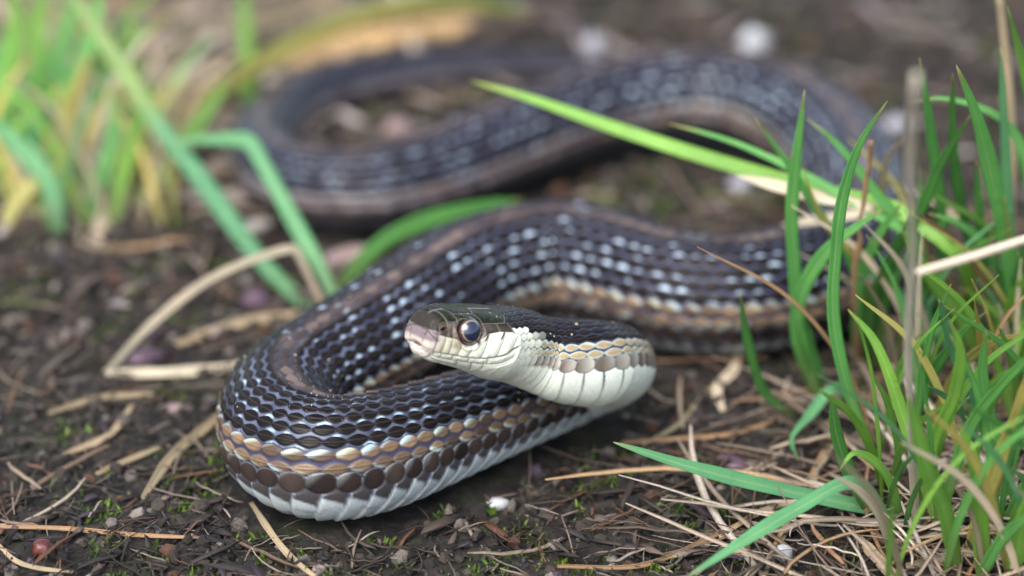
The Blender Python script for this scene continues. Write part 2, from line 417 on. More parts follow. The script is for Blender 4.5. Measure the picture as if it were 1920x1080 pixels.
# row one
one = mix(A3((.018, .014, .014)), A3((.075, .055, .047)), r2 * .7)
one = mix(one, mix(A3((.13, .105, .085)), A3((.44, .42, .37)), np.clip(.75 * r1 + .7 * ba + .1, 0, 1)), pale * .9)
one = mix(one, A3((.36, .40, .40)), sstep(.45, 1.1, .8 * ba - .6 * bb + .6 * (r3 - .5)) * np.interp(SS, [0, 90, 220, 300], [.5, .4, .35, .15]))
one = mix(one, A3((.018, .014, .015)), sstep(.1, 1.0, np.abs(ba)) * .6 * (1 - pale))
one = mix(one, A3((.30, .36, .46)), sstep(.34, .16, ins) * sstep(.02, .12, ins) * .22)
one = mix(A3((.022, .022, .036)), one, sstep(.0, .2, ins))
dcol = sc * (1 - lat)[..., None] + st * lat[..., None]
dcol = np.where((bk == 9)[..., None], one, dcol)
# pale line down the middle of the back
vert = (bk == 0) * 1.0 + (bk == 1) * sstep(.1, -.6, bb) * .6
vcol = mix(A3((.05, .037, .036)), A3((.16, .115, .095)), r2 ** 1.5)
vcol = mix(A3((.03, .028, .036)), vcol, sstep(.0, .25, ins))
dcol = mix(dcol, vcol, vert * sstep(26, 50, SS) * (.62 + .38 * r1))
# belly
bel = mix(A3((.60, .68, .71)), A3((.72, .78, .69)), pale)
bel = bel * (.88 + .24 * nz2[..., None])
smud = sstep(.10, -.10, (AP - PV) / 24 + .5 * f - .72 + .10 * (nz - .5) + .3 * (fr - .5)) * np.interp(SS, [0, 50, 72, 84, 260, 420], [0, 0, .35, .95, .95, .95])
bel = mix(bel, A3((.045, .034, .036)), smud)
edge = np.maximum(sstep(.86, .95, f), sstep(.06, .02, f)) * sstep(40, 10, AP - PV)
bel = mix(bel, A3((.20, .16, .12)), sstep(.55, .72, fbm(QQ * 1.7, PP / 6, 4, 97)) * sstep(10, 34, AP - PV) * .55 * sstep(60, 80, SS))
bel = mix(bel, A3((.42, .48, .58)), smud * sstep(.78, .86, f) * .45)
bel = mix(bel, A3((.045, .05, .075)), edge * np.interp(SS, [0, 26, 36, 500], [.15, .3, .9, .9]))
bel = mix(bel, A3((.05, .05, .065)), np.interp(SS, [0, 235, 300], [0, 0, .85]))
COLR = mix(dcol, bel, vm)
# rear of the body: scales too blurred to tell, greyer
# --- the head: plates, lips, eye sockets
hm = SS < 30
KD = .088                                          # mm per degree on the head
def dist_poly(pts):
    d = np.full(SS.shape, 9.0)[:HR]
    for (x0, p0), (x1, p1) in zip(pts[:-1], pts[1:]):
        ax, ay = x1 - x0, (p1 - p0) * KD
        px_, py_ = SS[:HR] - x0, (PH[:HR] - p0) * KD
        t = np.clip((px_ * ax + py_ * ay) / (ax * ax + ay * ay + 1e-9), 0, 1)
        d = np.minimum(d, np.hypot(px_ - t * ax, py_ - t * ay))
    return d
HR = int(np.searchsorted(S, 30.0)); PH = AP
MOUTH = [(-.5, 126), (.4, 125), (1.0, 121), (2.5, 115), (5, 113), (7.5, 111), (10, 106), (12.5, 98), (14.5, 90), (16, 84)]
def mouth_phi(x): return np.interp(x, [m[0] for m in MOUTH], [m[1] for m in MOUTH])
UPL = [(.45, 70), (1.3, 78), (2.6, 82), (4.4, 84), (5.2, 88), (7.4, 88), (8.4, 80), (9.8, 68), (12, 61), (14.6, 60), (16.4, 68), (17, 80)]
def upl_phi(x): return np.interp(x, [m[0] for m in UPL], [m[1] for m in UPL])
sut = [UPL]
for x, dx in ((1.25, .1), (2.5, .1), (3.8, 0), (5.3, .1), (7.0, .25), (9.2, .8), (11.9, 1.2), (14.6, 1.2)):
    sut.append([(x, mouth_phi(x)), (x + dx, upl_phi(x + dx))])
LOWL = [(.3, 142), (2, 136), (6, 130), (10, 123), (13, 112), (15.5, 97)]
sut.append(LOWL)
for x in (1.3, 2.9, 4.9, 7.6, 10.8):
    sut.append([(x, mouth_phi(x)), (x + .3, np.interp(x + .3, [m[0] for m in LOWL], [m[1] for m in LOWL]))])
sut += [[(1.2, 180), (9.0, 180)], [(1.4, 150), (5.0, 152), (8.8, 150), (9.4, 172)], [(5, 152), (5.3, 180)], [(1, 130), (1.5, 150)], [(6, 127), (7.2, 150)], [(8.6, 124), (10, 150), (10.5, 180)], [(10.5, 118), (12, 150)]]
sut += [[(.45, 70), (.5, 52), (.9, 40)], [(1.25, 79), (1.3, 60), (1.1, 48)], [(2.75, 82), (2.7, 66), (2.5, 50)], [(3.75, 84), (3.7, 68), (3.6, 50)],
        [(1.0, 46), (2.6, 48), (4.1, 47), (5.0, 40), (7.8, 40), (8.9, 48)], [(8.5, 80), (9.1, 66), (8.8, 48)], [(8.55, 66), (9.1, 66)],
        [(8.8, 46), (11, 44), (13.5, 40), (14.8, 22), (14.6, 0)], [(11.6, 45), (11.9, 62)], [(14, 40), (14.8, 60)],
        [(.9, 40), (1.0, 46)], [(2.6, 0), (2.4, 25), (2.6, 48)], [(4.4, 0), (4.3, 22), (4.3, 47)], [(.6, 0), (4.4, 0)],
        [(4.3, 22), (6.5, 17), (8.6, 15), (9.6, 0)], [(8.6, 15), (8.7, 30), (8.8, 46)], [(9.6, 0), (14.6, 0)]]
sd = np.full((HR, NJ), 9.0)
for pl in sut:
    sd = np.minimum(sd, dist_poly(pl))
sx, sp_ = SS[:HR], AP[:HR]
xb = np.interp(sp_, [0, 22, 40, 60, 80, 100, 118, 135, 150, 180], [14.6, 14.9, 14.2, 15.0, 17.0, 16.0, 13.2, 11.2, 10.4, 10.5])
onbody = sstep(-.15, .15, sx - xb)
md = (sp_ - mouth_phi(sx)) * KD
mon = 1 - sstep(15.4, 16.4, sx)
hh = .15 * sstep(.0, .2, sd) + .10 * sstep(.1, .9, sd)
lipg = np.exp(-(md / .17) ** 2) * mon
hh = hh - .42 * lipg - .16 * mon * sstep(.0, .3, md) * (1 - sstep(1.5, 4, md))
# notch for the tongue at the front of the lips
notch = np.exp(-((sp_ - 180) / 60.0) ** 2) * 0
# eye socket and brow
EX, EP, ER = 6.5, 66.0, 2.28
ed = np.hypot(sx - EX, (sp_ - EP) * .094)
hh = hh - 1.35 * (1 - sstep(1.85, 2.38, ed)) + .12 * np.exp(-((ed - 2.62) / .2) ** 2)
brow = np.exp(-((sp_ - 40) / 7) ** 2) * np.exp(-((sx - 6.4) / 1.9) ** 2)
hh = hh + .34 * brow
nd = np.hypot(sx - 1.95, (sp_ - 66) * KD)
hh = hh - .55 * (1 - sstep(.18, .5, nd)) + .08 * np.exp(-((nd - .62) / .16) ** 2)
# hollow between eye and nostril
hh = hh - .22 * np.exp(-((sx - 3.7) / .8) ** 2) * np.exp(-((sp_ - 66) / 12) ** 2)
tipf = sstep(.05, .9, sx)
# tongue notch: a small pocket in the middle of the lips, where the two halves meet at the snout tip
HC = lambda c: np.broadcast_to(np.array(c, float), (HR, NJ, 3))
hn = fbm(sx * 2.2, PP[:HR] / 9, 3, 77)
top = mix(HC((.011, .009, .008)), HC((.014, .021, .006)), sstep(.4, .62, hn)) * (.7 + .8 * hn[..., None])
side = mix(HC((.075, .058, .05)), HC((.17, .14, .10)), sstep(.35, .7, hn) * sstep(2.4, 3.4, sx))
lab = mix(HC((.52, .49, .37)), HC((.74, .78, .65)), sstep(2, 9, sx))
low = mix(HC((.66, .63, .56)), HC((.74, .78, .66)), sstep(2, 8, sx))
onlab = sstep(-.12, .12, (sp_ - upl_phi(sx)) * KD) * (1 - sstep(16.6, 17.2, sx))
hc = mix(top, side, sstep(44, 58, sp_) * (1 - sstep(9.5, 12, sx)))
hc = mix(hc, HC((.055, .045, .037)), sstep(44, 58, sp_) * sstep(8.8, 9.6, sx))
ros = (1 - sstep(.6, 1.5, sx)) * sstep(30, 55, sp_)
hc = mix(hc, HC((.20, .165, .17)), ros * sstep(60, 75, sp_)); hc = mix(hc, HC((.06, .052, .05)), ros * (1 - sstep(60, 75, sp_)))
hc = mix(hc, HC((.46, .41, .37)), (1 - sstep(.8, 1.8, sx)) * sstep(95, 108, sp_))
hc = mix(hc, lab, onlab)
hc = mix(hc, HC((.34, .31, .27)), onlab * (1 - sstep(1.0, 3.2, sx)) * .6)
hc = mix(hc, HC((.20, .15, .10)), onlab * np.exp(-((sp_ - 90) / 6) ** 2) * np.exp(-((sx - 4.6) / 1.0) ** 2) * .75)
hc = mix(hc, low, sstep(-.05, .05, md) * mon)
hc = mix(hc, HC((.74, .77, .65)), sstep(112, 118, sp_))
# dark bars on the last lip shields
for bx, bp0, bp1, dx in ((9.75, 69, 84, 0.045), (12.75, 62, 78, .05), (8.3, 80, 90, .03)):
    bd = np.abs(sx - (bx - dx * (sp_ - bp0)))
    hc = mix(hc, HC((.015, .014, .018)), (1 - sstep(.10, .26, bd)) * sstep(bp0 - 4, bp0 - 1, sp_) * (1 - sstep(bp1 - 5, bp1, sp_)))
sutc = mix(HC((.17, .16, .155)), HC((.34, .29, .235)), np.clip(onlab + sstep(100, 112, sp_), 0, 1)); sutc = mix(sutc, HC((.48, .44, .37)), sstep(0, .3, md))
hc = mix(hc, sutc, (1 - sstep(.03, .13, sd)) * .8)
hc = mix(hc, HC((.16, .10, .085)), np.exp(-(md / .12) ** 2) * mon * .9)
hc = mix(hc, HC((.015, .012, .012)), 1 - sstep(.3, .55, nd))
hc = mix(hc, HC((.20, .16, .11)), np.exp(-((ed - 2.6) / .16) ** 2) * .5 * sstep(60, 70, sp_))
hc = mix(hc, HC((.03, .02, .022)), 1 - sstep(2.05, 2.4, ed))
# the front of the snout: dark plates above, lilac shield, pinkish lip
Yh, Zh = Y[:HR], Z[:HR]
zc = mix(HC((.45, .40, .36)), HC((.17, .135, .145)), sstep(-.35, .35, Zh + .25 * (hn - .5)))
zc = mix(zc, HC((.032, .028, .024)), sstep(1.55, 1.8, Zh))
zc = mix(HC((.60, .57, .50)), zc, sstep(-1.5, -1.2, Zh))
wf = 1 - sstep(1.0, 1.9, sx)
hc = mix(hc, zc, wf)
rl = np.minimum(np.abs(Zh - 1.65 + .12 * Yh ** 2), np.hypot(np.maximum(0, np.abs(Zh - .2) - 1.4), np.abs(np.abs(Yh) - 1.5 - .15 * Zh)))
rline = (1 - sstep(.05, .17, rl)) * wf
hc = mix(hc, HC((.05, .04, .04)), rline * .7)
# throat and cheek scales stay pale just behind the head
hs_cheek = 1
sc_ = sx - (ba * .56)[:HR] * pitch_of(sx)
cheek = (bk[:HR] * RW > 56 + 2.2 * (sc_ - 18)) * (1 - sstep(19.5, 24, sc_ + 1.5 * r1[:HR]))
bodyc = COLR[:HR]
chc = mix(HC((.74, .78, .66)), HC((.36, .38, .33)), 1 - sstep(-.02, .12, ins[:HR]))
bodyc = mix(bodyc, chc, cheek * (1 - vm[:HR]))
bodyc = mix(bodyc, HC((.74, .78, .66)) * (.93 + .1 * nz2[:HR][..., None]), (1 - sstep(22, 30, sx)) * sstep(112, 120, sp_) * (1 - .25 * edge[:HR]))
COLR[:HR] = mix(hc, bodyc, onbody)
hs = hsc[:HR] * np.interp(sx, [0, 16, 22, 28], [.8, .8, .9, 1]) * np.where(sp_ > 112, .6, 1) * (1 - .45 * cheek)
disp = hsc.copy(); disp[:HR] = hh * (1 - onbody) + hs * onbody + .12 * onbody * (1 - sstep(20, 26, sx))
disp[:HR] *= tipf * .9 + .1

nlen = np.hypot(Y / np.maximum(w[:, None], .05) ** 2 * 1.0, Z / np.maximum(zt[:, None], .05) ** 2) + 1e-6
ny, nz_ = Y / np.maximum(w[:, None], .05) ** 2 / nlen, Z / np.maximum(zt[:, None], .05) ** 2 / nlen
VY, VZ = Y + ny * disp, Z + nz_ * disp
zmo = -1.3
push = np.zeros(SS.shape); push[:HR] = .14 * rline
push = push + (.5 * sstep(.05, -.5, Z - zmo) * (1 - sstep(1.2, 3.2, SS))) + (.95 * np.exp(-(Y / .95) ** 2 - ((Z - zmo - .1) / .36) ** 2) + .20 * np.exp(-((Z - zmo) / .16) ** 2)) * (1 - sstep(.7, 1.4, SS))
pk = sstep(.35, .75, np.exp(-(Y / .95) ** 2 - ((Z - zmo - .1) / .34) ** 2)) * (SS < 1.4)
COLR = mix(COLR, A3((.14, .055, .06)), pk * .9)
VTX = C3[:, None, :] + push[..., None] * T[:, None, :] + VY[..., None] * B2[:, None, :] + VZ[..., None] * N2[:, None, :]
VTX[..., 2] = np.where(SS > 60, np.maximum(VTX[..., 2], -.6 + .15 * VTX[..., 2]), VTX[..., 2])
idx = np.arange(NS * NJ).reshape(NS, NJ)
i0, i1 = idx[:-1], idx[1:]
faces = np.stack([i0, np.roll(i0, -1, 1), np.roll(i1, -1, 1), i1], -1).reshape(-1, 4)
capv = [VTX[0].mean(0), VTX[-1].mean(0)]
rough = np.full(SS.shape, .27); rough[:HR] = .27 * onbody + (1 - onbody) * np.where(onlab > .5, .36, .30)
rough = np.where(vm > .5, .38, rough)
lum = COLR.mean(-1); spc = .10 + .28 * sstep(.02, .2, lum)
caps = np.array([[NS * NJ, (j + 1) % NJ, j] for j in range(NJ)] + [[NS * NJ + 1, (NS - 1) * NJ + j, (NS - 1) * NJ + (j + 1) % NJ] for j in range(NJ)])
base_p = HEAD_BASE * [1, 1, 0]
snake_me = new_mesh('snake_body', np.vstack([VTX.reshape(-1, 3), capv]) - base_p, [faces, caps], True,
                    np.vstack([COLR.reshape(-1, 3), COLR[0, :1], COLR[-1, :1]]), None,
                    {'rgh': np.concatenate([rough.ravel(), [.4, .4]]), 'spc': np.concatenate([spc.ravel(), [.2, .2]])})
def mat_snake():
    m, nt, N, L = new_mat('snake_skin')
    a = node(nt, 'ShaderNodeAttribute', attribute_name='Col'); r = node(nt, 'ShaderNodeAttribute', attribute_name='rgh')
    pos = geo_pos(nt); n = noise(nt, 1800, 4, .65, pos); n2 = noise(nt, 6000, 3, .6, pos)
    c = mixc(nt, .35, a.outputs['Color'], ramp(nt, n, [(.3, (.6, .6, .6)), (.7, (1.3, 1.28, 1.25))]), 'MULTIPLY')
    p = finish(nt, c, r.outputs['Fac'], bump(nt, n2, .10, .0001), .27)
    sp = node(nt, 'ShaderNodeAttribute', attribute_name='spc'); L.new(sp.outputs['Fac'], p.inputs['Specular IOR Level'])
    return m
snake = tag(empty('snake', base_p), 'dark garter snake with pale spots and stripes, coiled on soil with head raised', 'snake')
obj('body', snake_me, mat_snake(), snake)

# eyes
def mat_eye():
    m, nt, N, L = new_mat('snake_eye')
    a = node(nt, 'ShaderNodeAttribute', attribute_name='Col')
    p = finish(nt, a.outputs['Color'], .18, None, .5, 0, 1.0)
    return m
ME_ = mat_eye()
i_e = int(np.searchsorted(S, EX))
NE, NR = 48, 36
for sg in (1, -1):
    j = int(np.argmin(np.abs(PHI - sg * EP)))
    sy, sz_ = Y[i_e, j], Z[i_e, j]
    tip = int(np.searchsorted(S, EX + .8)); tim = int(np.searchsorted(S, EX - .8))
    P_s = C3[i_e] + sy * B2[i_e] + sz_ * N2[i_e]
    t1 = (C3[tip] + Y[tip, j] * B2[tip] + Z[tip, j] * N2[tip]) - (C3[tim] + Y[tim, j] * B2[tim] + Z[tim, j] * N2[tim])
    ja, jb = j + 9, j - 9
    t2 = (Y[i_e, ja % NJ] - Y[i_e, jb % NJ]) * B2[i_e] + (Z[i_e, ja % NJ] - Z[i_e, jb % NJ]) * N2[i_e]
    nrm = np.cross(t1, t2); nrm /= np.linalg.norm(nrm)
    if nrm @ (B2[i_e] * sg) < 0: nrm = -nrm
    nrm = nrm + B2[i_e] * sg * .25 - HT * .12; nrm /= np.linalg.norm(nrm)
    cen = P_s - nrm * 1.35
    ax = np.cross(nrm, [0, 0, 1.0]); ax /= np.linalg.norm(ax); ay = np.cross(nrm, ax)
    vs, cs = [], []
    for a in range(NR + 1):
        th = math.pi * a / NR
        for b in range(NE):
            ph = 2 * math.pi * b / NE
            rr = ER * 1.0
            vs.append(cen + rr * (math.cos(th) * nrm + math.sin(th) * (math.cos(ph) * ax + math.sin(ph) * ay)))
            q = math.sin(th) if th < math.pi / 2 else 1.0
            if q < .66: c = (.008, .014, .042)
            elif q < .71: c = (.30, .23, .15)
            else:
                v = .6 + .8 * random.random(); c = (.055 * v, .028 * v, .034 * v)
            cs.append(c)
    fs = [[a * NE + b, a * NE + (b + 1) % NE, (a + 1) * NE + (b + 1) % NE, (a + 1) * NE + b] for a in range(NR) for b in range(NE)]
    obj('eye', new_mesh('eye', np.array(vs) - base_p, np.array(fs), True, np.array(cs)), ME_, snake)
print('SNOUT px', project(SNOUT), 'base', project(HEAD_BASE), 'len', SLEN)
#@@GROUND
# ------------------------------------------------------------------ ground
def ground_z(x, y):
    x, y = np.asarray(x, float), np.asarray(y, float)
    near = np.exp(-((np.hypot(x, y - 480) / 260) ** 4))
    h = (fbm(x / 42, y / 42, 3, 50) - .5) * 3.2 + (fbm(x / 9, y / 9, 3, 60) - .5) * 2.6 + (fbm(x / 2.6, y / 2.6, 3, 70) - .5) * 1.5 - .5
    far = sstep(700, 1500, y) * (fbm(x / 300, y / 300, 3, 81) - .3) * 60
    return h + far
def axis_pts(lo, hi, step_fn, lim):
    p = [lo]; 
    while p[-1] < hi: p.append(p[-1] + step_fn(p[-1]))
    a, d = [p[-1]], 3.0
    while a[-1] < lim: d *= 1.35; a.append(a[-1] + d)
    b, d = [p[0]], 3.0
    while b[-1] > -lim: d *= 1.35; b.append(b[-1] - d)
    return np.array(b[::-1][:-1] + p + a[1:])
gx = axis_pts(-150, 150, lambda v: 1.0, 40000)
gy = axis_pts(300, 760, lambda v: .75 if v < 470 else 1.6, 40000)
GX, GY = np.meshgrid(gx, gy, indexing='ij')
gv = np.stack([GX, GY, ground_z(GX, GY)], -1).reshape(-1, 3)
gi = np.arange(len(gx) * len(gy)).reshape(len(gx), len(gy))
gf = np.stack([gi[:-1, :-1], gi[1:, :-1], gi[1:, 1:], gi[:-1, 1:]], -1).reshape(-1, 4)
tag(obj('ground', new_mesh('ground', gv, gf, True), MS), 'dark damp soil under the snake', None, None, 'structure')

# where the snake lies (to keep scattered bits off its back)
BODY = np.stack([np.interp(np.arange(60, SLEN, 3.0), LS, LINE[:, k]) for k in (0, 1, 2, 3)], 1)
def clear_of_snake(p, margin=0.0):
    d = np.hypot(p[:, None, 0] - BODY[None, :, 0], p[:, None, 1] - BODY[None, :, 1]) - BODY[None, :, 3] * .85
    return d.min(1) > margin

def visible_points(n, ybias=1.0, y0=318, y1=780, pad=1.25):
    t = RNG.random(n) ** ybias
    y = y0 + (y1 - y0) * t
    hw = (y * .182 + 12) * pad
    x = (RNG.random(n) * 2 - 1) * hw
    return np.stack([x, y], 1)
def rot_mats(n, tilt=math.pi):
    a = RNG.random(n) * 2 * math.pi; b = (RNG.random(n) - .5) * 2 * tilt; c = (RNG.random(n) - .5) * 2 * tilt
    ca, sa, cb, sb, cc, s_c = np.cos(a), np.sin(a), np.cos(b), np.sin(b), np.cos(c), np.sin(c)
    o, z = np.ones(n), np.zeros(n)
    Rz = np.stack([ca, -sa, z, sa, ca, z, z, z, o], 1).reshape(n, 3, 3)
    Rx = np.stack([o, z, z, z, cb, -sb, z, sb, cb], 1).reshape(n, 3, 3)
    Ry = np.stack([cc, z, s_c, z, o, z, -s_c, z, cc], 1).reshape(n, 3, 3)
    return Rz @ Rx @ Ry
def scatter(name, base_v, base_f, pos, scale, R, colors, material, label, cat, smooth=False, jitter=0.0):
    n, m = len(pos), len(base_v)
    bv = np.broadcast_to(base_v, (n, m, 3)).copy()
    if jitter: bv *= 1 + (RNG.random((n, m, 1)) - .5) * 2 * jitter
    v = np.einsum('nij,nmj->nmi', R, bv * scale[:, None, :]) + pos[:, None, :]
    f = base_f[None] + (np.arange(n) * m)[:, None, None]
    col = np.repeat(colors[:, None, :], m, 1).reshape(-1, 3)
    return tag(obj(name, new_mesh(name, v.reshape(-1, 3), f.reshape(-1, base_f.shape[1]), smooth, col), material), label, cat, None, 'stuff')
def pick(palette, n, spread=.35):
    P = np.array([c for c, _ in palette]); wts = np.array([w_ for _, w_ in palette], float); wts /= wts.sum()
    c = P[RNG.choice(len(P), n, p=wts)]
    return c * (1 - spread + 2 * spread * RNG.random((n, 1)))
# --- soil crumbs
t_ = (1 + 5 ** .5) / 2
ICO = np.array([(-1, t_, 0), (1, t_, 0), (-1, -t_, 0), (1, -t_, 0), (0, -1, t_), (0, 1, t_), (0, -1, -t_), (0, 1, -t_), (t_, 0, -1), (t_, 0, 1), (-t_, 0, -1), (-t_, 0, 1)]) / math.hypot(1, t_)
ICF = np.array([(0, 11, 5), (0, 5, 1), (0, 1, 7), (0, 7, 10), (0, 10, 11), (1, 5, 9), (5, 11, 4), (11, 10, 2), (10, 7, 6), (7, 1, 8), (3, 9, 4), (3, 4, 2), (3, 2, 6), (3, 6, 8), (3, 8, 9), (4, 9, 5), (2, 4, 11), (6, 2, 10), (8, 6, 7), (9, 8, 1)])
SOILP = [((.013, .011, .010), 6), ((.027, .022, .018), 5), ((.05, .04, .033), 3), ((.11, .095, .085), 1.3), ((.07, .035, .022), .8), ((.16, .14, .125), .35), ((.05, .04, .055), .5)]
p2 = visible_points(26000, 1.6); p2 = p2[clear_of_snake(p2, .3)]
sz = .28 + 1.15 * RNG.random(len(p2)) ** 4.0 + .45 * (p2[:, 1] > 470)
pos = np.column_stack([p2, ground_z(p2[:, 0], p2[:, 1]) + sz * .25])
scatter('soil_crumbs', ICO, ICF, pos, sz[:, None] * (.6 + .9 * RNG.random((len(p2), 3))), rot_mats(len(p2)), pick(SOILP, len(p2)), M_CRUMB, 'loose dark crumbs of soil scattered over the ground', 'soil', False, .25)
# --- flat bits of rotted leaf and bark
FLK = np.array([(-1, -.35, 0), (-.5, .4, .12), (.1, -.5, .15), (.3, .45, .2), (.9, -.2, .05), (1.1, .25, -.05)])
FLK = np.vstack([FLK, FLK - [0, 0, .16]])
FLF = np.array([(0, 2, 1), (1, 2, 3), (2, 4, 3), (3, 4, 5), (6, 7, 8), (7, 9, 8), (8, 9, 10), (9, 11, 10), (0, 1, 7), (0, 7, 6), (1, 3, 9), (1, 9, 7), (3, 5, 11), (3, 11, 9), (5, 4, 10), (5, 10, 11), (4, 2, 8), (4, 8, 10), (2, 0, 6), (2, 6, 8)])
LITP = [((.022, .018, .016), 6), ((.045, .034, .028), 5), ((.08, .06, .046), 3), ((.15, .115, .09), 1.0), ((.08, .04, .027), 1.0), ((.28, .235, .19), .3), ((.045, .035, .05), .8)]
p2 = visible_points(7000, 1.3); p2 = p2[clear_of_snake(p2, .8)]
sz = .4 + 1.3 * RNG.random(len(p2)) ** 2.2 + .9 * (p2[:, 1] > 470)
pos = np.column_stack([p2, ground_z(p2[:, 0], p2[:, 1]) + .35 + .3 * sz])
scatter('leaf_crumbs', FLK, FLF, pos, sz[:, None] * np.array([1.0, .75, 1.0]) * (.7 + .6 * RNG.random((len(p2), 3))), rot_mats(len(p2), .6), pick(LITP, len(p2)), M_LITTER, 'small dark flakes of rotted leaf lying on the soil', 'leaf litter', True, .35)
# --- fine fibres and rootlets
def fibres(n, lo, hi, rad, palette, y0, y1, ybias, name, label, lift=.5, inside=None, pad=1.25):
    p2 = visible_points(n, ybias, y0, y1, pad)
    if inside is not None: p2 = p2[inside(p2)]
    p2 = p2[clear_of_snake(p2, 2.5)]; n = len(p2)
    K = 8
    a = RNG.random(n) * 2 * math.pi; L_ = lo + (hi - lo) * RNG.random(n) ** 1.6
    bend = (RNG.random(n) - .5) * 3.4 * RNG.random(n); el = (RNG.random(n) - .35) * .35
    t = np.linspace(-.5, .5, K)
    ang = a[:, None] + bend[:, None] * t[None]
    dx = np.cumsum(np.cos(ang) * (L_ / K)[:, None], 1); dy = np.cumsum(np.sin(ang) * (L_ / K)[:, None], 1)
    X = p2[:, :1] + dx; Yv = p2[:, 1:] + dy
    Zv = ground_z(X, Yv) * .6 + lift + el[:, None] * (t * L_[:, None]) + .8 * RNG.random((n, 1)) + .3 * RNG.random((n, K))
    Zv = np.maximum(Zv, ground_z(X, Yv) + .05)
    P = np.stack([X, Yv, Zv], -1)
    r = rad * (.4 + 1.4 * RNG.random((n, 1)) ** 1.7) * np.interp(t, [-.5, -.3, .3, .5], [.6, 1, 1, .35])[None]
    side = np.stack([-np.sin(ang), np.cos(ang), 0 * ang], -1); up = np.array([0, 0, 1.0])
    ringv = [P + side * r[..., None] * math.cos(q) + up * (r * .6)[..., None] * math.sin(q) for q in (0, 2.1, 4.2)]
    V = np.stack(ringv, 2)                           # n,K,3,3
    ii = np.arange(n * K * 3).reshape(n, K, 3)
    f = np.stack([ii[:, :-1], np.roll(ii[:, :-1], -1, 2), np.roll(ii[:, 1:], -1, 2), ii[:, 1:]], -1).reshape(-1, 4)
    col = np.repeat(pick(palette, n)[:, None, :], K * 3, 1).reshape(-1, 3)
    return tag(obj(name, new_mesh(name, V.reshape(-1, 3), f, True, col), M_LITTER), label, 'litter', None, 'stuff')
FIBP = [((.025, .02, .017), 5), ((.07, .055, .043), 4), ((.17, .14, .11), 2.4), ((.32, .27, .22), 1.1), ((.13, .065, .04), 1)]
fibres(7500, 3, 15, .19, FIBP, 318, 780, 1.25, 'fine_fibres', 'fine brown rootlets and needles strewn over the soil')
STP = [((.30, .235, .17), 3), ((.42, .35, .27), 2), ((.18, .125, .085), 4), ((.30, .17, .09), 1.2), ((.12, .085, .06), 2)]
STR = [((.26, .20, .145), 2), ((.40, .33, .26), 1.3), ((.15, .10, .068), 4), ((.26, .15, .085), 2), ((.08, .056, .04), 3)]
STL = [((.34, .27, .20), 3), ((.48, .41, .34), 2.5), ((.24, .18, .135), 2), ((.36, .24, .13), 1)]
right = lambda p: (p[:, 0] > .088 * p[:, 1] + 8 * (RNG.random(len(p)) - .5) + .0 * p[:, 0]) & (p[:, 1] < 520)
fibres(2500, 9, 46, .30, STR, 335, 520, 1.0, 'straw_thatch', 'tangled dry straw thatch under the grass clump', 1.2, right, 1.5)
left = lambda p: (p[:, 0] < -np.where(p[:, 1] > 610, .03, .07) * p[:, 1]) & (p[:, 1] > 520 + 30 * RNG.random(len(p)))
fibres(3600, 10, 46, .95, STL, 455, 860, .8, 'dead_grass_thatch', 'blurred dead grass lying among the far green tuft', 1.0, left, 1.6)
fibres(230, 8, 26, .36, STP, 330, 760, 1.0, 'scattered_straw', 'short broken straws scattered over bare soil', .7)
near_r = lambda p: (p[:, 0] > .12 * p[:, 1] + 10 * (RNG.random(len(p)) - .5)) & (p[:, 1] < 430)
fibres(900, 12, 55, .45, STL, 330, 430, 1.0, 'near_straw', 'blurred pale straw heaped round the stems of the nearest grass', 2.4, near_r, 1.5)
# --- moss
def moss(n, name, label):
    p2 = visible_points(n, 1.2); p2 = p2[clear_of_snake(p2, 2)]
    keep = fbm(p2[:, 0] / 20, p2[:, 1] / 20, 2, 91) > .5
    p2 = p2[keep]
    out = [RNG.normal(0, 1.5, (46, 2)) + pz(u, v, 0)[:2] for u, v in ((1055, 1040), (1375, 955), (940, 1068), (1110, 1072), (610, 1000), (470, 1010), (290, 1040), (590, 905), (1220, 470 - 45), (1330, 430), (1250, 385), (1180, 410), (700, 1010), (870, 880), (350, 960), (1150, 900), (820, 965), (1290, 955), (1240, 345), (360, 600), (500, 620))] + [RNG.normal(0, 3.2, (90, 2)) + pz(u, v, 0)[:2] for u, v in ((1200, 375), (1300, 410), (1240, 330), (1340, 360), (1150, 345), (870, 250), (1760, 60), (1850, 90), (1700, 40), (420, 610), (330, 730), (120, 820), (220, 610), (300, 500), (60, 560), (180, 950), (380, 900))]
    for x, y in p2:
        k = RNG.integers(10, 34); r = .8 + 2.2 * RNG.random() + (1.6 if y > 470 else 0)
        q = RNG.normal(0, r * .55, (k, 2)) + (x, y); out.append(q)
    q = np.vstack(out); q = q[clear_of_snake(q, .5)]
    LV = np.array([(-.16, 0, 0), (.16, 0, 0), (-.2, .1, .55), (.2, .1, .55), (0, .38, 1.15)]); LF = np.array([(0, 1, 2), (1, 3, 2), (2, 3, 4)])
    sz = .5 + .9 * RNG.random(len(q)) + .3 * (q[:, 1] > 470)
    pos = np.column_stack([q, ground_z(q[:, 0], q[:, 1]) + .1])
    return scatter(name, LV, LF, pos, sz[:, None] * np.ones(3), rot_mats(len(q), .9), pick([((.06, .12, .012), 3), ((.11, .19, .022), 2), ((.035, .065, .012), 3), ((.16, .22, .04), 1)], len(q)), M_MOSS, label, 'moss', False, .2)
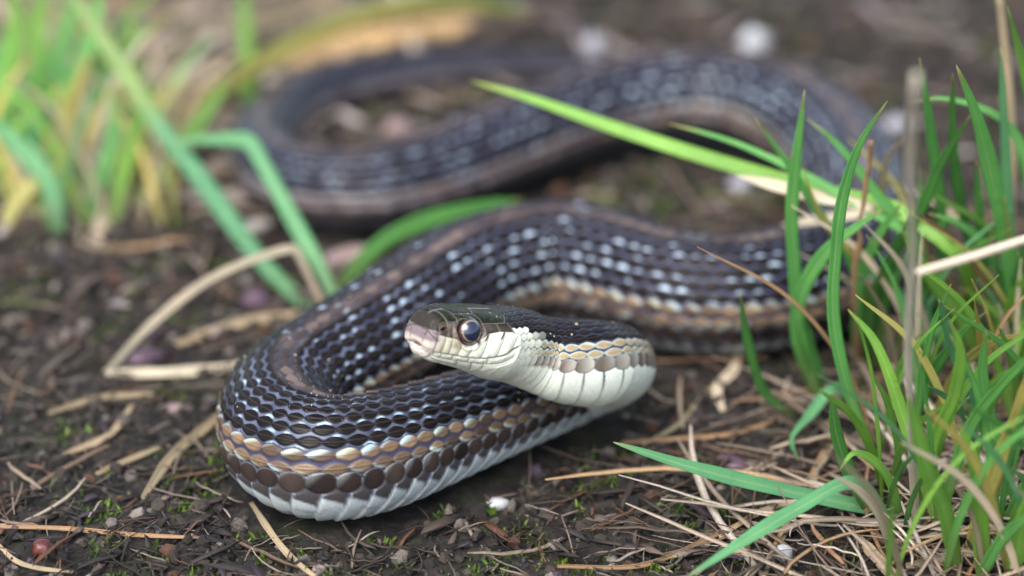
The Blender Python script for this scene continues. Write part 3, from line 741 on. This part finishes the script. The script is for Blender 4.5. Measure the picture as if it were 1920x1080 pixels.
# --- larger dark chips and light far-off leaf scraps
def chips(n, y0, y1, lo, hi, palette, name, label, ybias=1.0, keep=None):
    p2 = visible_points(n, ybias, y0, y1); p2 = p2[clear_of_snake(p2, 2.0)]
    if keep is not None: p2 = p2[keep(p2)]
    sz = lo + (hi - lo) * RNG.random(len(p2)) ** 2
    pos = np.column_stack([p2, ground_z(p2[:, 0], p2[:, 1]) + .3 + .25 * sz])
    scatter(name, FLK, FLF, pos, sz[:, None] * np.array([1.5, .38, .7]) * (.6 + .8 * RNG.random((len(p2), 3))), rot_mats(len(p2), .45), pick(palette, len(p2), .45), M_LITTER, label, 'leaf litter', True, .35)
chips(900, 320, 520, 1.2, 3.6, [((.022, .018, .017), 6), ((.045, .034, .03), 4), ((.08, .058, .046), 2), ((.04, .025, .038), 1.5), ((.17, .135, .11), .5), ((.10, .045, .025), .5)], 'bark_chips', 'dark curled bark and leaf chips on the near soil', 1.0)
chips(900, 470, 830, 2.0, 6.5, [((.16, .13, .115), 3), ((.28, .24, .21), 2), ((.08, .06, .052), 3), ((.20, .16, .17), 1.2), ((.40, .36, .33), .7), ((.13, .14, .05), 1)], 'far_leaf_scraps', 'blurred pale leaf scraps on soil behind the snake', .9)
moss(1900, 'moss', 'small green moss sprigs dotted over the soil')

# ------------------------------------------------------------------ blades and straws
def ribbon(pts, width, fold=.25, tilt=0.0, base_w=.65, tip_pow=.6, thick=.16, n=30, twist=0.0, tip_w=0.0, wob=.06):
    P, q = catmull(pts, n=n); L_ = q[-1]; t = q / L_
    Tn = np.gradient(P, axis=0); Tn /= np.linalg.norm(Tn, axis=1)[:, None]
    view = P - CAMP; view /= np.linalg.norm(view, axis=1)[:, None]
    side = np.cross(Tn, view); side /= np.linalg.norm(side, axis=1)[:, None]
    nor = np.cross(side, Tn); nor *= np.where((nor * view).sum(1) > 0, -1, 1)[:, None]
    ang = tilt + twist * t
    s2 = side * np.cos(ang)[:, None] + nor * np.sin(ang)[:, None]
    n2 = nor * np.cos(ang)[:, None] - side * np.sin(ang)[:, None]
    wv = width * .5 * np.interp(t, [0, .25, .6, 1], [base_w, 1, 1, 1]) * (tip_w + (1 - tip_w) * np.clip((1 - t) / .32, 0.0, 1) ** tip_pow)
    wv = np.maximum(wv, .06) * (1 + wob * np.sin(t * 17 + width * 9))
    us = np.array([-1, -.55, 0, .55, 1.0]); hs_ = -fold * (1 - np.abs(us)); th = np.array([.25, .8, 1.3, .8, .25]) * thick
    topv = P[:, None] + s2[:, None] * (us[None] * wv[:, None])[..., None] + n2[:, None] * (hs_[None] * wv[:, None])[..., None]
    botv = topv[:, ::-1] - n2[:, None] * np.minimum(th[None], wv[:, None])[..., None]
    V = np.concatenate([topv, botv], 1); m = 10
    ii = np.arange(n * m).reshape(n, m)
    f = np.stack([ii[:-1], np.roll(ii[:-1], -1, 1), np.roll(ii[1:], -1, 1), ii[1:]], -1).reshape(-1, 4)
    caps = np.array([[0, 9, 8, 1], [1, 8, 7, 2], [2, 7, 6, 3], [3, 6, 5, 4]])
    caps2 = (caps + (n - 1) * m)[:, ::-1]
    uu = np.concatenate([us, us[::-1]]) * .5 + .5
    uv = np.stack([np.broadcast_to(uu, (n, m)), np.broadcast_to(t[:, None], (n, m))], -1).reshape(-1, 2)
    return V.reshape(-1, 3), np.vstack([f, caps, caps2]), uv
def stem(pts, r0, r1, n=26, k=8, bumps=.15):
    P, q = catmull(pts, n=n); t = q / q[-1]
    Tn = np.gradient(P, axis=0); Tn /= np.linalg.norm(Tn, axis=1)[:, None]
    ref = np.array([.31, .77, .55]); A_ = np.cross(Tn, ref); A_ /= np.linalg.norm(A_, axis=1)[:, None]; B_ = np.cross(Tn, A_)
    r = (r0 + (r1 - r0) * t) * (1 + bumps * np.sin(t * 23 + r0 * 7) * np.sin(t * 7))
    an = np.arange(k) * 2 * math.pi / k
    V = P[:, None] + r[:, None, None] * (A_[:, None] * np.cos(an)[None, :, None] + B_[:, None] * np.sin(an)[None, :, None])
    ii = np.arange(n * k).reshape(n, k)
    f = np.stack([ii[:-1], np.roll(ii[:-1], -1, 1), np.roll(ii[1:], -1, 1), ii[1:]], -1).reshape(-1, 4)
    caps = np.array([[0, 3, 2, 1], [0, 5, 4, 3], [0, 7, 6, 5]])
    caps2 = (caps + (n - 1) * k)[:, ::-1]
    uv = np.stack([np.broadcast_to(np.arange(k) / k, (n, k)), np.broadcast_to(t[:, None], (n, k))], -1).reshape(-1, 2)
    return V.reshape(-1, 3), np.vstack([f, caps, caps2]), uv
def path(px_, y0, y1, on_ground=False):
    """photo points from the base to the tip; the base stands at distance y0 and the tip at y1."""
    a = np.array(px_, float)
    s = np.concatenate([[0], np.cumsum(np.hypot(*np.diff(a, axis=0).T))]); s /= s[-1]
    return np.array([py(u, v, y0 + (y1 - y0) * t) for (u, v), t in zip(a, s)])
def gpath(px_, lift=.9):
    out = [pz(u, v, lift) for u, v in px_]
    return np.array([[p[0], p[1], float(ground_z(p[0], p[1])) * .5 + lift] for p in out])
def gy_of(u, v): return pz(u, v, 0)[1]

def tuft(label, cat='grass', group=None, base=None):
    return tag(empty('grass_tuft', base), label, cat, group)
def add_blade(t, px_, width, mk, y1=None, y0=None, root=None, **kw):
    """a blade of tuft t: photo points base -> tip; root = ground photo point it grows from."""
    if y0 is None: y0 = gy_of(*px_[0])
    if y1 is None: y1 = y0 - 15
    P = path(px_, y0, y1)
    if root is not None:
        r_ = pz(root[0], root[1], -1.0); P = np.vstack([r_, P])
    else:
        P[0, 2] = min(P[0, 2], -.8)
    v, f, uv = ribbon(P, width * (.84 if P[0, 0] > 20 else 1.0), **kw)
    o_ = np.array(t.location) / MM
    obj('blade', new_mesh('blade', v - o_, f, True, None, uv), BM[mk], t)

# clump A: the stems beside the middle coil
b = pz(1600, 735, 0)
tA = tuft('lush green grass clump whose tall blades cross the snake\'s middle coil', base=b)
add_blade(tA, [(1537, 752), (1505, 640), (1491, 520), (1485, 400), (1494, 290), (1509, 168)], 2.7, 'g', 436, tilt=.3)
add_blade(tA, [(1533, 745), (1503, 660), (1494, 595), (1512, 528), (1558, 462), (1606, 425), (1656, 391)], 2.9, 'g', 432, tilt=-.2)
add_blade(tA, [(1535, 748), (1528, 690), (1512, 640), (1497, 560)], 3.0, 'd', 442, tilt=.3)
add_blade(tA, [(1653, 880), (1594, 741), (1563, 591), (1568, 467), (1580, 371), (1612, 270), (1664, 189)], 2.6, 'g', 415, tilt=.4)
add_blade(tA, [(1622, 690), (1632, 610), (1650, 535), (1678, 470), (1700, 420)], 2.7, 'd', 436, tilt=.4)
add_blade(tA, [(1611, 690), (1606, 610), (1612, 530), (1640, 455), (1690, 380)], 2.4, 'g', 438, tilt=-.3)
add_blade(tA, [(1615, 690), (1628, 640), (1634, 560), (1652, 510)], 2.3, 'd', 440, tilt=.2)
add_blade(tA, [(1600, 500), (1527, 386), (1479, 309), (1440, 255), (1417, 220)], 1.9, 'g', 440, y0=452, root=(1625, 690), tilt=.3)
add_blade(tA, [(1606, 490), (1576, 452), (1540, 405), (1505, 316)], 1.1, 'y', 442, y0=452, root=(1630, 690), tilt=.2)
add_blade(tA, [(1700, 440), (1632, 396), (1540, 345), (1460, 303), (1380, 268), (1310, 246), (1254, 232)], 2.1, 'g', 458, y0=446, root=(1700, 640), tilt=.5)
add_blade(tA, [(1790, 470), (1740, 430), (1680, 392), (1600, 372), (1540, 358), (1400, 318), (1250, 272), (1130, 232), (1000, 186), (882, 151)], 3.3, 'l', 478, y0=444, root=(1830, 640), tilt=.35, n=44, tip_pow=.5)
add_blade(tA, [(1725, 480), (1690, 420), (1640, 358), (1570, 270), (1512, 222)], 2.5, 'g', 446, y0=448, root=(1760, 640), tilt=.4)
add_blade(tA, [(1505, 782), (1470, 768), (1432, 732), (1402, 640), (1388, 552)], 2.0, 'd', 428, tilt=.3)
add_blade(tA, [(1622, 702), (1561, 730), (1517, 780), (1484, 824), (1496, 862)], 3.1, 't', 420, y0=446, tilt=.4, twist=.8, wob=.15)
add_blade(tA, [(1834, 700), (1761, 624), (1683, 552), (1605, 491)], 2.6, 't', 450, tilt=.3)
# clump B: tall blades at the edge
b = pz(1850, 700, 0)
tB = tuft('tall upright grass clump standing behind the blurred mauve stalk', base=b)
add_blade(tB, [(1785, 640), (1768, 500), (1765, 400), (1746, 250), (1724, 108)], 2.5, 'g', 440, tilt=.4)
add_blade(tB, [(1815, 620), (1822, 480), (1800, 380), (1787, 260), (1786, 138)], 2.2, 'd', 440, tilt=-.3)
add_blade(tB, [(1935, 700), (1900, 520), (1872, 380), (1832, 220), (1793, 122)], 3.6, 'g', 425, tilt=.4)
add_blade(tB, [(1930, 690), (1905, 560), (1890, 400), (1884, 250), (1876, 88)], 2.3, 't', 445, tilt=.3)
add_blade(tB, [(1960, 600), (1925, 300), (1880, 225), (1820, 195), (1760, 184), (1706, 192)], 2.1, 'g', 448, y0=456, tilt=.5)
add_blade(tB, [(1640, 700), (1680, 470), (1730, 388), (1762, 310), (1822, 212)], 2.5, 'd', 436, tilt=.4)
add_blade(tB, [(1990, 640), (1960, 330), (1920, 130), (1889, 12)], 2.6, 'l', 440, tilt=.3)
add_blade(tB, [(1850, 694), (1805, 602), (1760, 540), (1725, 490), (1690, 430)], 3.0, 'l', 430, tilt=.3)
add_blade(tB, [(1868, 836), (1833, 758), (1794, 663), (1760, 560)], 3.1, 't', 400, tilt=.4)
add_blade(tB, [(1860, 640), (1850, 520), (1838, 420), (1832, 300)], 2.3, 'g', 446, tilt=.3)
add_blade(tB, [(1900, 640), (1860, 480), (1800, 420), (1740, 400)], 2.2, 'g', 440, tilt=.5)
add_blade(tB, [(1990, 560), (1940, 380), (1900, 250), (1872, 180)], 2.4, 'g', 470, y0=475, tilt=.2)
add_blade(tB, [(1925, 640), (1945, 420), (1935, 240), (1912, 120)], 2.6, 'd', 452, tilt=.2)
add_blade(tB, [(1880, 680), (1900, 560), (1935, 440), (1970, 360)], 2.6, 'g', 430, tilt=.2)
add_blade(tB, [(1840, 700), (1880, 600), (1925, 520), (1960, 470)], 2.4, 'l', 430, tilt=.4)
# clump C: near corner, out of focus
b = pz(1790, 960, 0)
tC = tuft('blurred low green and yellow grass clump in front of the mauve stalk', base=b)
add_blade(tC, [(1735, 975), (1600, 946), (1450, 914), (1300, 876), (1150, 829)], 3.0, 't', 396, y0=405, tilt=.5, n=36)
add_blade(tC, [(1695, 874), (1600, 905), (1500, 950), (1400, 1010), (1288, 1082)], 2.9, 't', 372, y0=398, tilt=.5)
add_blade(tC, [(1770, 960), (1700, 800), (1640, 640), (1590, 580)], 2.4, 'l', 395, y0=398, tilt=.3)
add_blade(tC, [(1822, 937), (1872, 869), (1905, 790), (1925, 700)], 3.2, 'y', 380, y0=392, tilt=.3)
add_blade(tC, [(1800, 1035), (1772, 958), (1740, 880), (1715, 790), (1700, 740)], 3.2, 'l', 372, y0=385, tilt=.3)
add_blade(tC, [(1845, 1040), (1838, 940), (1830, 880), (1800, 800)], 3.2, 'l', 375, y0=384, tilt=.3)
add_blade(tC, [(1700, 930), (1655, 880), (1600, 850), (1575, 880)], 2.0, 'l', 392, y0=402, tilt=.6)
add_blade(tC, [(1725, 920), (1750, 830), (1790, 740), (1800, 650), (1780, 600)], 2.6, 'l', 384, y0=400, tilt=.3)
add_blade(tC, [(1760, 930), (1820, 800), (1880, 720), (1960, 640)], 2.4, 'g', 384, y0=400, tilt=.4)
add_blade(tC, [(1900, 900), (1860, 800), (1842, 700), (1850, 620)], 2.6, 'g', 395, y0=405, tilt=.4)
add_blade(tC, [(1880, 960), (1960, 860), (2020, 800)], 2.8, 'g', 392, y0=400, tilt=.3)
add_blade(tC, [(1900, 1050), (1925, 960), (1980, 880)], 3.0, 'l', 372, y0=382, tilt=.3)
add_blade(tC, [(1830, 1090), (1880, 1010), (1950, 950)], 2.2, 'g', 372, y0=382, tilt=.3)
add_blade(tC, [(1640, 935), (1590, 880), (1566, 800), (1560, 740)], 2.6, 'd', 395, y0=404, tilt=.3)
add_blade(tC, [(1690, 800), (1750, 700), (1790, 640), (1830, 600)], 2.2, 'g', 408, y0=425, tilt=.4)
add_blade(tC, [(1740, 760), (1800, 690), (1870, 640), (1930, 625)], 2.1, 'y', 412, y0=432, tilt=.5)
for k_ in range(95):
    u_, v_ = random.uniform(1600, 1980) + 40, random.uniform(600, 1120)
    t_k = tC if v_ > 800 else (tB if u_ > 1760 else tA)
    ln = random.uniform(110, 380); le = random.uniform(-.9, .8)
    add_blade(t_k, [(u_, v_), (u_ + le * ln * .2, v_ - ln * .4), (u_ + le * ln * .55, v_ - ln * .75), (u_ + le * ln * 1.1, v_ - ln)], random.uniform(.7, 1.6), random.choice('gllgtylsgpr'), gy_of(u_, v_) - random.uniform(5, 30), tilt=random.uniform(-.5, .5))
# tuft D: the two long blades behind the bend
b = pz(618, 588, 0)
tD = tuft('sparse tuft with one kinked and one long straight blade behind the snake\'s front bend', base=b)
add_blade(tD, [(612, 605), (500, 500), (432, 412), (360, 312), (292, 226), (232, 132), (150, 10), (120, -40)], 3.6, 'z', 545, y0=484, tilt=.35, n=40, tip_pow=.35)
add_blade(tD, [(648, 590), (600, 500), (560, 430), (484, 290), (479, 281), (474, 273), (468, 267), (460, 263), (450, 261), (372, 262), (320, 266)], 3.0, 't', 515, y0=484, tilt=.3, n=120)
add_blade(tD, [(625, 570), (660, 512), (720, 452), (800, 414), (900, 388), (985, 375)], 3.4, 'g', 505, y0=490, tilt=.5)
# tuft E: far grass
b = pz(120, 330, 0)
tE = tuft('heavily blurred yellow and green grass tuft growing behind bare soil', base=b)
far = [([(470, 235), (462, 100), (455, -30)], 4.2, 'l'), ([(240, 400), (330, 290), (395, 200), (430, 150)], 4.0, 'l'),
       ([(-10, 330), (60, 240), (110, 120), (150, -20)], 4.0, 'g'), ([(70, 330), (80, 200), (70, 60), (90, -60)], 4.5, 'l'),
       ([(95, 350), (120, 200), (175, 60), (190, -40)], 4.5, 'g'), ([(20, 310), (10, 180), (30, 60), (20, -40)], 4.5, 'l'),
       ([(130, 370), (160, 260), (230, 200), (330, 180)], 3.6, 'y'), ([(60, 430), (110, 330), (130, 240), (100, 150)], 3.6, 'y'),
       ([(0, 420), (60, 380), (110, 360), (170, 350)], 3.6, 'o'), ([(110, 440), (90, 340), (20, 260), (-30, 215)], 5.0, 't'),
       ([(160, 420), (190, 330), (215, 240), (210, 160)], 3.8, 'g'), ([(210, 430), (230, 330), (255, 240), (300, 140)], 3.6, 'l'),
       ([(30, 390), (50, 300), (60, 250), (40, 160)], 4.2, 'd'), ([(150, 400), (130, 300), (140, 180), (170, 100)], 4.0, 'y'),
       ([(0, 440), (30, 380), (80, 330), (160, 290)], 3.4, 'y'), ([(-40, 300), (-20, 160), (40, 20)], 4.2, 'g'),
       ([(190, 395), (150, 430), (90, 430), (50, 400)], 3.0, 'y')]
for k_ in range(100):
    u_, v_ = random.uniform(-60, 330), random.uniform(230, 440)
    ln = random.uniform(120, 330); le = random.uniform(-.6, .6)
    far.append(([(u_, v_), (u_ + le * ln * .3, v_ - ln * .4), (u_ + le * ln * .7, v_ - ln * .75), (u_ + le * ln * 1.3, v_ - ln)], random.uniform(1.1, 2.3), random.choice('lgyygtlstps')))
for px_, w_, mk in far:
    add_blade(tE, px_, w_ * .8, mk, gy_of(*px_[0]) + 10, tilt=random.uniform(-.5, .5))
add_blade(tE, [(95, 245), (230, 235), (350, 205), (470, 130), (580, 70), (700, 25), (850, 8), (1010, 30)], 4.2, 'y', 606, y0=572, tilt=.5, n=40)
add_blade(tE, [(505, 105), (600, 60), (720, 18), (850, 2), (1000, 18)], 5.0, 't', 632, y0=604, tilt=.5, root=(440, 190))

# ------------------------------------------------------------------ single straws, stalks and twigs
def straw(name, label, cat, pts, width, mk, **kw):
    v, f, uv = ribbon(pts, width, **kw)
    c = np.array([pts[0][0], pts[0][1], 0.0])
    return tag(obj(name, new_mesh(name, v - c, f, True, None, uv), BM[mk], None, c), label, cat, 'loose dry straws' if name == 'dry_straw' else None)
def stalk(name, label, cat, pts, r0, r1, mk, **kw):
    v, f, uv = stem(pts, r0, r1, **kw); c = np.array([pts[0][0], pts[0][1], 0.0])
    return tag(obj(name, new_mesh(name, v - c, f, True, None, uv), BM[mk], None, c), label, cat)
P = path([(1724, 930), (1708, 800), (1703, 640), (1711, 480), (1706, 300), (1718, 140)], 398, 340); P[0, 2] = -1
stalk('grass_stalk', 'thick blurred mauve-brown stalk standing upright among the green blades', 'stalk', P, .68, .5, 'm')
stalk('grass_stalk', 'mauve-brown stalk leaning sideways across the tall blades', 'stalk', np.vstack([pz(2260, 620, -1), path([(2060, 410), (1920, 450), (1820, 482), (1715, 512)], 392, 372)]), .9, .6, 'm')
P = path([(1895, 420), (1898, 250), (1885, 100), (1872, -20)], 470, 465); P = np.vstack([pz(1905, 600, -1), P])
stalk('grass_stalk', 'thin tan upright stalk behind the tallest green blades', 'stalk', P, .8, .7, 's')
P = path([(1601, 560), (1603, 500), (1613, 445), (1607, 420), (1617, 394), (1623, 347), (1631, 300), (1632, 264)], 446, 438); P = np.vstack([pz(1612, 700, -1), P])
stalk('twig', 'thin knotted brown twig climbing between the grass blades', 'twig', P, .55, .35, 'r', bumps=.5, n=50)
straw('dry_straw', 'pale dry husk pointing out under the long lime blade', 'straw', path([(1640, 392), (1590, 378), (1530, 368), (1470, 352), (1380, 328)], 448, 452), 2.2, 'p', tilt=.3)
straw('dry_straw', 'pale straw resting across the snake\'s back beside the upright blades', 'straw', path([(1660, 392), (1600, 402), (1530, 412), (1465, 422)], 468, 470), 1.6, 'p', tilt=.3)
straw('dry_straw', 'curled tan dead leaf hooked between the green stems', 'straw', np.vstack([pz(1665, 560, -.5), path([(1655, 380), (1660, 310), (1678, 275), (1700, 262)], 462, 455)]), 1.9, 's', tilt=.4)
straw('dry_straw', 'kinked tan straw arching up left of the front bend', 'straw', np.vstack([gpath([(198, 697)], .5), path([(290, 602), (400, 520), (500, 478), (540, 467), (549, 467), (555, 472), (562, 483), (580, 520), (606, 572)], 468, 476)]), 1.6, 'p', tilt=.3, n=120, tip_w=.6)
G = [
 ('pale straw lying level between the kinked straw and the coil', [(200, 697), (330, 694), (480, 676)], 2.3, 'p'),
 ('broad tan straw lying behind the kinked straw', [(330, 638), (450, 604), (575, 582)], 2.2, 's'),
 ('jointed tan straw slanting down from the front bend to bare soil', [(425, 762), (380, 805), (330, 845), (268, 935)], 2.0, 's'),
 ('curved tan straw poking out from under the front coil', [(470, 940), (515, 1005), (548, 1045), (600, 1090)], 1.3, 's'),
 ('long pinkish twig-like straw lying on moss beside a red berry', [(-20, 984), (120, 992), (250, 1003), (380, 1006)], .9, 'r'),
 ('thin straw bent round below the red berry', [(-10, 1010), (30, 1045), (70, 1062), (130, 1066)], .9, 's'),
 ('thin rust-coloured straw curving across the near soil', [(1045, 1056), (1200, 1054), (1330, 1002), (1430, 955)], 1.0, 'r'),
 ('fine reddish straw lying below the neck bend', [(1165, 822), (1260, 818), (1360, 812), (1420, 800), (1511, 752)], .9, 'r'),
 ('long pale-orange straw running down from the green clump', [(1574, 722), (1556, 835), (1494, 952), (1430, 1075)], 1.3, 's'),
 ('second orange straw beside the longest one under the clump', [(1560, 800), (1525, 880), (1480, 970), (1440, 1040)], 1.1, 'r'),
 ('pale bent straw lying in front of the teal blade', [(1350, 1000), (1433, 952), (1500, 935), (1590, 930)], 1.1, 's'),
 ('bleached dry leaf curled on soil below the middle coil', [(1355, 770), (1345, 730), (1375, 690), (1385, 655)], 2.2, 'p'),
 ('thin grey straw lying from the bleached leaf to the neck bend', [(1380, 690), (1330, 730), (1270, 790), (1205, 826)], 1.0, 's'),
 ('loop of brown straw curled under the near yellow blade', [(1640, 970), (1650, 1005), (1700, 1010), (1735, 985), (1745, 940)], 1.3, 'r'),
 ('wide tan straw lying at the foot of the near grass', [(1610, 1000), (1650, 1050), (1700, 1100)], 2.2, 's'),
 ('tan straw crossing the near corner under the grass', [(1700, 1060), (1800, 1040), (1930, 1050)], 1.8, 's'),
 ('straw slanting between two near clumps', [(1750, 800), (1780, 870), (1850, 900), (1920, 960)], 1.6, 's'),
 ('rusty straw lying at the stems of the lush clump', [(1620, 800), (1640, 720), (1680, 660), (1740, 600)], 1.2, 'r'),
 ('pale straw lying behind the lush clump', [(1640, 600), (1700, 610), (1760, 650)], 1.1, 'p'),
 ('short tan straw lying on soil left of the jointed one', [(180, 1000 - 110), (240, 860), (300, 838)], 1.2, 's'),
 ('faint tan straw lying on the far left soil', [(90, 770), (190, 745), (290, 740)], 1.3, 's'),
 ('blurred tan straw lying among left soil crumbs', [(120, 850), (200, 818), (250, 760)], 1.4, 's'),
 ('broad bleached dead blade leaning out of the far tuft', [(180, 452), (212, 350), (238, 290), (262, 240)], 4.2, 'p'),
 ('wide orange dead leaf lying behind the snake\'s tail', [(520, 118), (640, 82), (760, 62), (900, 42)], 6.0, 'o'),
 ('tan dead leaf lying in the far background above the tail', [(300, 120), (420, 60), (560, 20), (660, -10)], 8.0, 's'),
 ('pale dead blade lying flat in front of the far tuft', [(110, 250), (180, 258), (280, 230)], 6.0, 'p'),
]
for lb, px_, w_, mk in G:
    straw('dry_straw', lb, 'straw', gpath(px_, .9 + .2 * w_), w_ * .82, mk, tilt=random.uniform(-.3, .3), tip_w=.45, fold=.35)

# ------------------------------------------------------------------ pebbles and small finds
def mat_plain(name, c1, c2, rough=.5, scale=500, spec=.5):
    m, nt, N, L = new_mat(name); pos = geo_pos(nt); n = noise(nt, scale, 5, .65, pos)
    finish(nt, ramp(nt, n, [(.3, c1), (.7, c2)]), rough, bump(nt, n, .5, .0004), spec); return m
M_QUARTZ = mat_plain('white_quartz', (.30, .31, .33), (.54, .56, .59), .5)
M_GREYST = mat_plain('grey_stone', (.20, .20, .23), (.42, .42, .46), .5)
M_PINKST = mat_plain('pink_stone', (.17, .12, .115), (.30, .215, .20), .6)
M_BERRY = mat_plain('red_berry', (.05, .010, .008), (.12, .025, .018), .3)
M_PURPLE = mat_plain('purple_leaf', (.045, .025, .04), (.11, .06, .085), .4)
def pebble(name, label, cat, u, v, a, b_, c_, material, seed, z=None, flat=False, nseg=(20, 14)):
    base = pz(u, v, 0); g0 = float(ground_z(base[0], base[1])); vs = []
    na, nb = nseg
    for i in range(nb + 1):
        th = math.pi * i / nb
        for j in range(na):
            ph = 2 * math.pi * j / na
            d = np.array([math.sin(th) * math.cos(ph), math.sin(th) * math.sin(ph), math.cos(th)])
            k = 1 + .5 * (fbm(np.array([d[0] * 1.3 + seed * 3.1 + d[2]]), np.array([d[1] * 1.3 + 5 + d[2] * .7]), 3, seed)[0] - .5)
            d = np.sign(d) * np.abs(d) ** .85
            vs.append(d * k * np.array([a, b_, c_]))
    fs = [[i * na + j, i * na + (j + 1) % na, (i + 1) * na + (j + 1) % na, (i + 1) * na + j] for i in range(nb) for j in range(na)]
    o = obj(name, new_mesh(name, np.array(vs), np.array(fs), True), material, None, (base[0], base[1], g0 + c_ * .55 if z is None else z))
    o.rotation_euler = (random.uniform(-.2, .2), random.uniform(-.2, .2), random.uniform(0, 6.28))
    return tag(o, label, cat)
pebble('pebble', 'small white stone chip lying in front of the front coil', 'pebble', 932, 936, 2.0, 1.3, 1.1, M_QUARTZ, 3)
pebble('pebble', 'white stone chip at the end of the orange straws', 'pebble', 1470, 1034, 2.2, 1.5, 1.4, M_QUARTZ, 5)
pebble('pebble', 'bright round white pebble on soil behind the rear coil', 'pebble', 1415, 84, 3.2, 3, 2.8, M_QUARTZ, 7)
pebble('pebble', 'pale upright pebble close behind the rear coil and tail', 'pebble', 1113, 104, 2.4, 2.2, 3.6, M_GREYST, 9)
pebble('pebble', 'greyish pebble on soil inside the large right-hand loop', 'pebble', 1390, 350, 3.4, 2.4, 1.8, M_GREYST, 11)
pebble('pebble', 'pinkish stone lying between the rear coil and the arched blade', 'pebble', 648, 482, 4.6, 3.0, 2.2, M_PINKST, 13)
pebble('pebble', 'lilac-grey stone lying behind the level pale straw', 'pebble', 275, 668, 3.8, 2.6, 1.8, M_PURPLE, 15)
pebble('pebble', 'pale grey pebble lying behind the lush clump and rear bend', 'pebble', 1678, 245, 3.2, 2.6, 2.2, M_GREYST, 17)
pebble('pebble', 'dull purple stone lying behind the kinked straw', 'pebble', 480, 565, 4.2, 3.0, 1.8, M_PURPLE, 19)
pebble('pebble', 'pink-grey stone on soil inside the tail loop', 'pebble', 745, 250, 3.0, 2.4, 2.4, M_PINKST, 21)
pebble('pebble', 'small grey-white grain beside the tail bend', 'pebble', 545, 170, 1.2, 1.2, 1.2, M_QUARTZ, 23, z=float(11.0))
pebble('berry', 'small glossy dark red berry on the mossy soil', 'berry', 80, 1036, 1.7, 1.6, 1.5, M_BERRY, 25)
pebble('seed', 'shiny dark purple seed lying above the long teal blade', 'seed', 1372, 872, 2.9, 1.8, 1.2, M_PURPLE, 27)
pebble('seed', 'rust-brown bark chip lying by the bent tan straw', 'bark chip', 330, 768, 2.8, 1.7, .8, M_PINKST, 29)
pebble('seed', 'small orange-brown chip next to the straw under the front coil', 'bark chip', 600, 1072, 1.6, 1.0, .6, M_PINKST, 31)

# dust on the snake: tiny soil grains
gsel = RNG.integers(0, NS, 4000); gj = RNG.integers(0, NJ, 4000)
sel = (S[gsel] > 3) & (S[gsel] < 260) & (np.abs(PHI[gj]) < 85) & (vnoise(S[gsel] / 9, PHI[gj] / 25, 8) > .5) & (np.hypot(S[gsel] - EX, (np.abs(PHI[gj]) - EP) * .09) > 2.5)
gsel, gj = gsel[sel][:420], gj[sel][:420]
gsz = .05 + .11 * RNG.random(len(gsel)) ** 3
for gs, gphi, gr in ((6.1, 44, .42), (5.8, 47, .3), (32, 40, .3), (30.5, 62, .16), (118, 30, .32), (121, 38, .28), (126, 15, .25)):
    gsel = np.append(gsel, np.searchsorted(S, gs)); gj = np.append(gj, int(np.argmin(np.abs(PHI - gphi)))); gsz = np.append(gsz, gr)
gp = VTX[gsel, gj]; n = len(gp)
scatter('dust_grains', ICO, ICF, gp, gsz[:, None] * (.7 + .6 * RNG.random((n, 3))), rot_mats(n), pick([((.6, .56, .5), 3), ((.35, .28, .2), 2), ((.7, .6, .4), 1)], n), M_CRUMB, 'tiny pale grains of dust stuck to the snake\'s scales', 'dust', False, .3)
